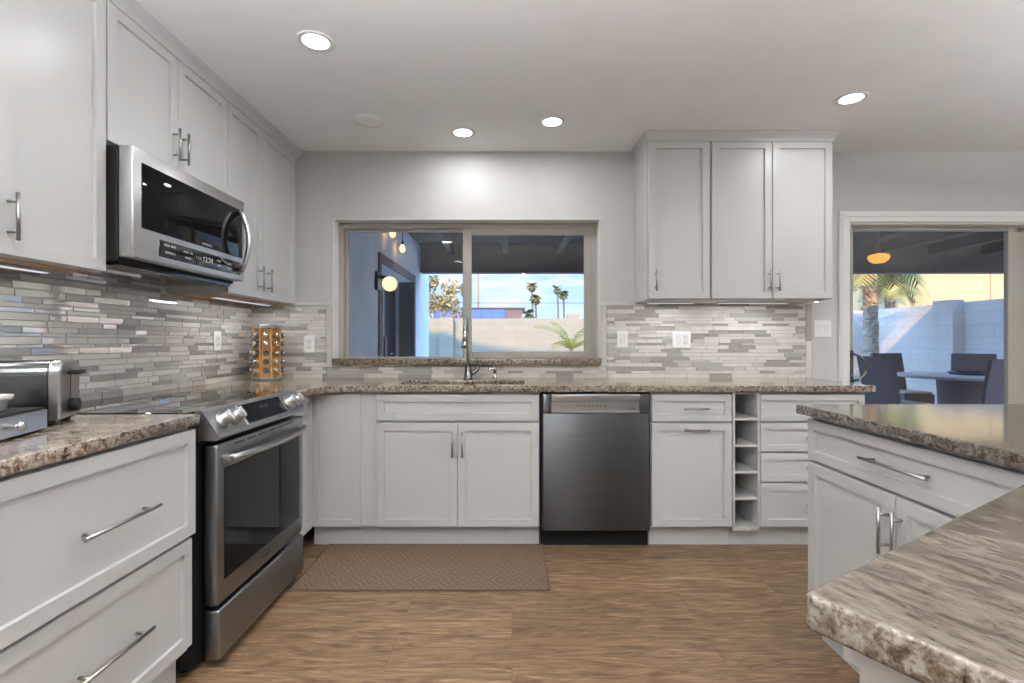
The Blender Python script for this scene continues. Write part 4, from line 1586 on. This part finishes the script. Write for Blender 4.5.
for i, (x, y, z, lab) in enumerate(((-1.40 * 0.98 + 0.0, 5.5, 2.36, 'glowing filament bulb hanging higher under the patio roof by the house wing'), (-1.375, 6.0, 2.285, 'glowing filament bulb hanging lower, right of the higher patio bulb'))):
    t = thing('string_bulb', lab, 'light bulb', (x + 0.06, y, z), 0, 'filament bulbs under the patio roof')
    MB().lathe([(0, -0.055), (0.018, -0.05), (0.032, -0.02), (0.030, 0.005), (0.014, 0.035), (0, 0.04)], 20).build('bulb', 'bulb', t)
    MB().cyl((0, 0, 0.036), (0, 0, 0.08), 0.014).build('socket', 'door_dark', t)
    MB().cyl((0, 0, 0.08), (0, 0, 2.619 - z), 0.004, seg=8).build('cord', 'wire', t)

t = thing('reflected_lamp', 'glowing amber dish under the patio roof, standing for a lamp reflected in the glass', 'lamp', (4.40, 6.0, 2.10))  # stands in for an indoor lamp mirrored in the door glass
MB().lathe([(0, 0.0), (0.06, 0.004), (0.10, 0.035), (0.115, 0.075), (0.108, 0.078), (0.09, 0.045), (0.05, 0.016), (0, 0.012)], 32).build('glass_dish', 'amber', t)
MB().lathe([(0, 0.08), (0.113, 0.08), (0.10, 0.098), (0.02, 0.12), (0, 0.12)], 32).build('cap', 'amber', t)
MB().cyl((0, 0, 0.12), (0, 0, 0.5195), 0.01, seg=10).build('stem', 'door_dark', t)

# ------------------------------------------------------------------ garden walls
gw = bpy.data.objects.new('wall_yard', None)
COL.objects.link(gw)
struct(gw)
b = MB()
b.box(-14, 4.2, 14.25, 14.45, -0.06, 1.82, 1)
b.box(4.0, 4.2, 10.70, 14.25, -0.06, 1.82, 1)
b.box(4.2, 7.55, 10.70, 10.90, -0.06, 1.82)
b.box(7.55, 7.75, T + 0.01, 10.90, -0.06, 1.82)
b.build('block_wall', ['block', 'block_sun_dimmed'], gw)
for (x0, x1, y0, y1, z) in ((-2.05, -1.66, 14.10, 14.249, 1.84), (7.36, 7.549, 8.35, 8.75, 1.86), (1.62, 1.95, 14.46, 14.8, 1.95)):
    MB().box(x0, x1, y0, y1, -0.06, z).build('pillar', 'block' if x0 > 5 else 'block_sun_dimmed', gw)

# ------------------------------------------------------------------ neighbours
nb = thing('neighbor_house', 'sunlit tan stucco house beyond the yard wall, seen through the patio door', 'house', (13.0, 14.0, -0.06))
b = MB()
b.box(-3.35, 5.5, -1.5, 4, 0, 4.6)
b.build('wall', 'stucco_tan', nb)
MB().box(-1.05, -0.99, -1.53, -1.5005, 0, 4.6).build('downpipe', 'stucco_tan', nb)
b = MB()
b.prism([(-3.8, -2.0), (6, -2.0), (6, 4.5), (-3.8, 4.5)], 4.601, 4.8)
b.build('roof', 'roof_tile', nb)
nb = thing('neighbor_shed', 'low dark shed with a blue panelled side, seen over the yard wall', 'shed', (-2.1, 30.0, -0.06))
MB().box(-2.6, 2.7, 0, 4, 0, 3.2).build('wall', 'shed_brown', nb)
b = MB()
for k in range(6):
    b.box(-2.6 + k * 0.72, -2.6 + k * 0.72 + 0.70, -0.06, -0.001, 2.0, 2.62)
    b.box(-2.6 + k * 0.72, -2.6 + k * 0.72 + 0.70, -0.06, -0.001, 2.64, 3.15)
b.build('blue_panel', 'panel_blue', nb)
MB().box(-2.8, 2.9, -0.1, 4.2, 3.201, 3.26).build('roof', 'shed_brown', nb)
nb = thing('neighbor_house', 'small pale house with a dusty roof behind the autumn tree', 'house', (-8.0, 27.0, -0.06))
MB().box(-1.5, 1.9, 0, 4, 0, 2.75).build('wall', 'stucco_tan', nb)
b = MB()
extr_x(b, [(-0.4, 2.751), (4.4, 2.751), (2.0, 3.5)], -1.8, 2.2)
b.build('roof', 'trim', nb)

t = thing('utility_pole', 'thin reddish utility pole against the sky', 'pole', (-2.7, 40.0, -0.06))
MB().cyl((0, 0, 0), (0, 0, 9.0), 0.09, 0.06, 10).build('shaft', 'pole_wood', t)
MB().box(-0.9, 0.9, -0.05, 0.05, 8.2, 8.35).build('crossarm', 'pole_wood', t)
o = MB().tube([(-30, 39.89, 4.45), (-2.7, 39.89, 4.24), (10, 39.89, 4.22), (34, 39.89, 4.5)], 0.022, 6).build('power_line', 'wire')
tag(o, 'dark power line strung across the sky above the yard wall', 'cable')


# ------------------------------------------------------------------ palms and trees
def frond(mb, base, az, el, L, droop, w_, rnd, mat=0, nl=14, width=0.012):
    """one feather frond: a bent midrib with leaflets either side"""
    pts = []
    d = Vector((math.cos(az) * math.cos(el), math.sin(az) * math.cos(el), math.sin(el)))
    p = Vector(base)
    for k in range(nl + 1):
        pts.append(p.copy())
        d = (d + Vector((0, 0, -droop / nl))).normalized()
        p = p + d * (L / nl)
    side = Vector((-math.sin(az), math.cos(az), 0))
    mb.tube(pts, [max(0.002, width * (1 - k / (nl + 1))) for k in range(nl + 1)], 5, mat)
    for k in range(2, nl + 1):
        s = k / nl
        ll = w_ * (0.35 + math.sin(PI * min(1, s * 0.95)) * 0.9)
        f_ = (pts[k] - pts[k - 1]).normalized()
        for sg in (-1, 1):
            tip = pts[k] + side * sg * ll * 0.8 + f_ * ll * 0.55 + Vector((0, 0, -ll * 0.35 + rnd.uniform(-0.05, 0.05) * ll))
            wd = f_ * width * 1.6
            mb.quad(pts[k] - wd, pts[k] + wd, tip + wd * 0.25, tip - wd * 0.25, mat)


def palm(label, x, y, h, r, L, n, leaf, w_, seed, droop=1.2, nm='palm_tree', width=0.02, elr=(-0.5, 1.2), bark='bark'):
    rnd = random.Random(seed)
    t = thing(nm, label, 'palm tree', (x, y, -0.06))
    b = MB()
    k = 14
    pts = [(0.03 * h * math.sin(i * 0.25) * 0.4, 0, h * i / k) for i in range(k + 1)]
    b.tube(pts, [r * (1.25 if i == 0 else 1.0 - 0.15 * (i / k) + (0.07 if i % 2 else -0.03)) for i in range(k + 1)], 12)
    b.build('trunk', bark, t)
    c = MB()
    for i in range(n):
        az = 2 * PI * i / n + rnd.uniform(-0.25, 0.25)
        frond(c, (pts[-1][0], 0, h - 0.02), az, rnd.uniform(*elr), L * rnd.uniform(0.8, 1.1), droop, w_, rnd, 0, 14, width)
    c.build('crown', leaf, t)
    return t


palm('ragged palm with a peeling sunlit trunk in front of the yard wall', 6.46, 9.05, 2.95, 0.125, 1.05, 24, 'frond', 0.30, 1, 1.5, elr=(-0.5, 0.9))
palm('second palm behind the yard wall, in front of the tan house', 8.75, 11.6, 2.85, 0.115, 1.0, 20, 'frond', 0.28, 2, 1.5, elr=(-0.5, 0.9))
far = [(532, 284, 64, 'tallest distant fan palm seen through the kitchen window'),
       (535.5, 296, 56, 'distant palm just below and right of the tallest palm'),
       (528.5, 312, 48, 'short distant palm low beside the dark shed'),
       (557.5, 287, 70, 'taller palm of the distant pair right of the tallest palm'),
       (563.5, 292, 61, 'lower palm of the distant pair, farther from the shed')]
for i, (px, py, Y, lab) in enumerate(far):
    palm(lab, (px - 512) * Y / 500, Y, EYE + (341 - py) * Y / 500, 0.13, 0.72, 26, 'frond_far', 0.34, 20 + i, 1.3, 'distant_palm', 0.05, (-1.1, 1.2), 'bark_far')

rnd = random.Random(5)
t = thing('palm_plant', 'young yellow-green palm in the yard outside the sliding window sash', 'plant', (1.30, 11.0, -0.06))
b = MB()
b.tube([(0, 0, 0), (0.01, 0, 0.5), (0, 0, 1.05)], [0.05, 0.04, 0.03], 8)
b.build('stem', 'bark', t)
c = MB()
for az, el, L in ((PI, 1.25, 1.05), (0.15, 1.05, 0.85), (0.5, 1.35, 0.8), (2.6, 1.4, 0.8), (-0.6, 1.0, 0.8), (-2.3, 1.0, 0.8), (1.6, 1.1, 0.8)):
    frond(c, (0, 0, 1.0), az, el, L, 1.9, 0.22, rnd, 0, 14, 0.012)
c.build('fronds', 'frond_yellow', t)


def leafy(label, x, y, h, r, leaf, seed, n=900, size=0.16, nm='tree', lo=0.45):
    rnd = random.Random(seed)
    t = thing(nm, label, 'tree', (x, y, -0.06))
    b = MB()
    b.tube([(0, 0, 0), (0.05, 0, h * 0.3), (0, 0, h * 0.55)], [0.12, 0.09, 0.06], 8)
    for k in range(7):
        a = k * 0.9
        b.tube([(0, 0, h * 0.45), (0.5 * r * math.cos(a), 0.5 * r * math.sin(a), h * 0.65), (0.9 * r * math.cos(a), 0.9 * r * math.sin(a), h * (0.7 + 0.04 * k))], [0.05, 0.03, 0.012], 6)
    b.build('trunk', 'bark', t)
    c = MB()
    blobs = [(Vector((rnd.uniform(-1, 1) * r * 0.75, rnd.uniform(-1, 1) * r * 0.75, h * rnd.uniform(lo, 0.97))), r * rnd.uniform(0.22, 0.42)) for _ in range(14)]
    for _ in range(n):
        c0, br = rnd.choice(blobs)
        d = Vector((rnd.gauss(0, 1), rnd.gauss(0, 1), rnd.gauss(0, 1))).normalized() * br * rnd.uniform(0.5, 1.0)
        p = c0 + d
        u_ = Vector((rnd.gauss(0, 1), rnd.gauss(0, 1), rnd.gauss(0, 1))).normalized()
        v_ = u_.orthogonal().normalized()
        s = size * rnd.uniform(0.6, 1.2)
        c.quad(p - u_ * s, p - v_ * s * 0.5, p + u_ * s, p + v_ * s * 0.5)
    c.build('foliage', leaf, t)


leafy('autumn tree with orange and green leaves beyond the yard wall, beside the house wing', -3.1, 20.0, 3.7, 1.05, 'leaf_autumn', 4, 1300, 0.12)
leafy('reddish shrub tree over the yard wall, between autumn tree and window stile', -2.35, 23.5, 2.75, 0.65, 'leaf_pink', 6, 500, 0.09, lo=0.6)


# ------------------------------------------------------------------ patio furniture
def wicker_chair(label, x, y, rz):
    """seat faces local -y; the back stands at +y"""
    t = thing('wicker_chair', label, 'chair', (x, y, -0.0195), rz, 'wicker chairs round the patio table')
    b = MB()
    b.prism([(-0.24, -0.24), (0.24, -0.24), (0.24, 0.22), (-0.24, 0.22)], 0.30, 0.42, 0, None, 0.01)
    b.build('seat', 'wicker', t)
    b = MB()
    sec = [(0.20, 0.36), (0.245, 0.36), (0.285, 0.70), (0.345, 0.99), (0.335, 1.0), (0.305, 1.0), (0.245, 0.70)]
    extr_x(b, sec, -0.25, 0.25, 0, 0.008)
    b.build('backrest', 'wicker', t)
    for sx in (-1, 1):
        for sy in (-0.21, 0.20):
            MB().box(sx * 0.215 - 0.022, sx * 0.215 + 0.022, sy - 0.022, sy + 0.022, 0, 0.2995, 0, 0.003).build('leg', 'wicker', t)
    MB().box(-0.225, 0.225, -0.225, 0.18, 0.4205, 0.455, 0, 0.012, 2).build('cushion', 'cushion_tan', t)
    return t


wicker_chair('wicker chair at the near left of the patio table, back toward the door handle', 4.66, 6.02, R90 + 0.12)
wicker_chair('wicker chair behind the near left one, on the far side of the patio table', 5.80, 7.38, 0.12)
wicker_chair('wicker chair nearest the glass at the right, its back turned to the kitchen', 5.05, 5.38, PI + 0.06)
wicker_chair('wicker chair at the far right of the patio table, behind the near right one', 6.62, 7.20, -0.80)
t = thing('patio_table', 'round wicker patio table with a stone-grey top and drum pedestal', 'table', (5.72, 6.35, -0.0195))
MB().lathe([(0, 0.72), (0.68, 0.72), (0.72, 0.73), (0.72, 0.745), (0.70, 0.755), (0, 0.755)], 48).build('table_top', 'table_top', t)
MB().lathe([(0, 0), (0.31, 0), (0.24, 0.35), (0.26, 0.70), (0.28, 0.7195), (0, 0.7195)], 36).build('pedestal', 'wicker', t)
t = thing('serving_tray', 'dark flat tray lying on the round patio table', 'tray', (5.95, 6.45, 0.736))
MB().lathe([(0, 0), (0.24, 0), (0.26, 0.035), (0.25, 0.035), (0.23, 0.008), (0, 0.008)], 36).build('dish', 'door_dark', t)
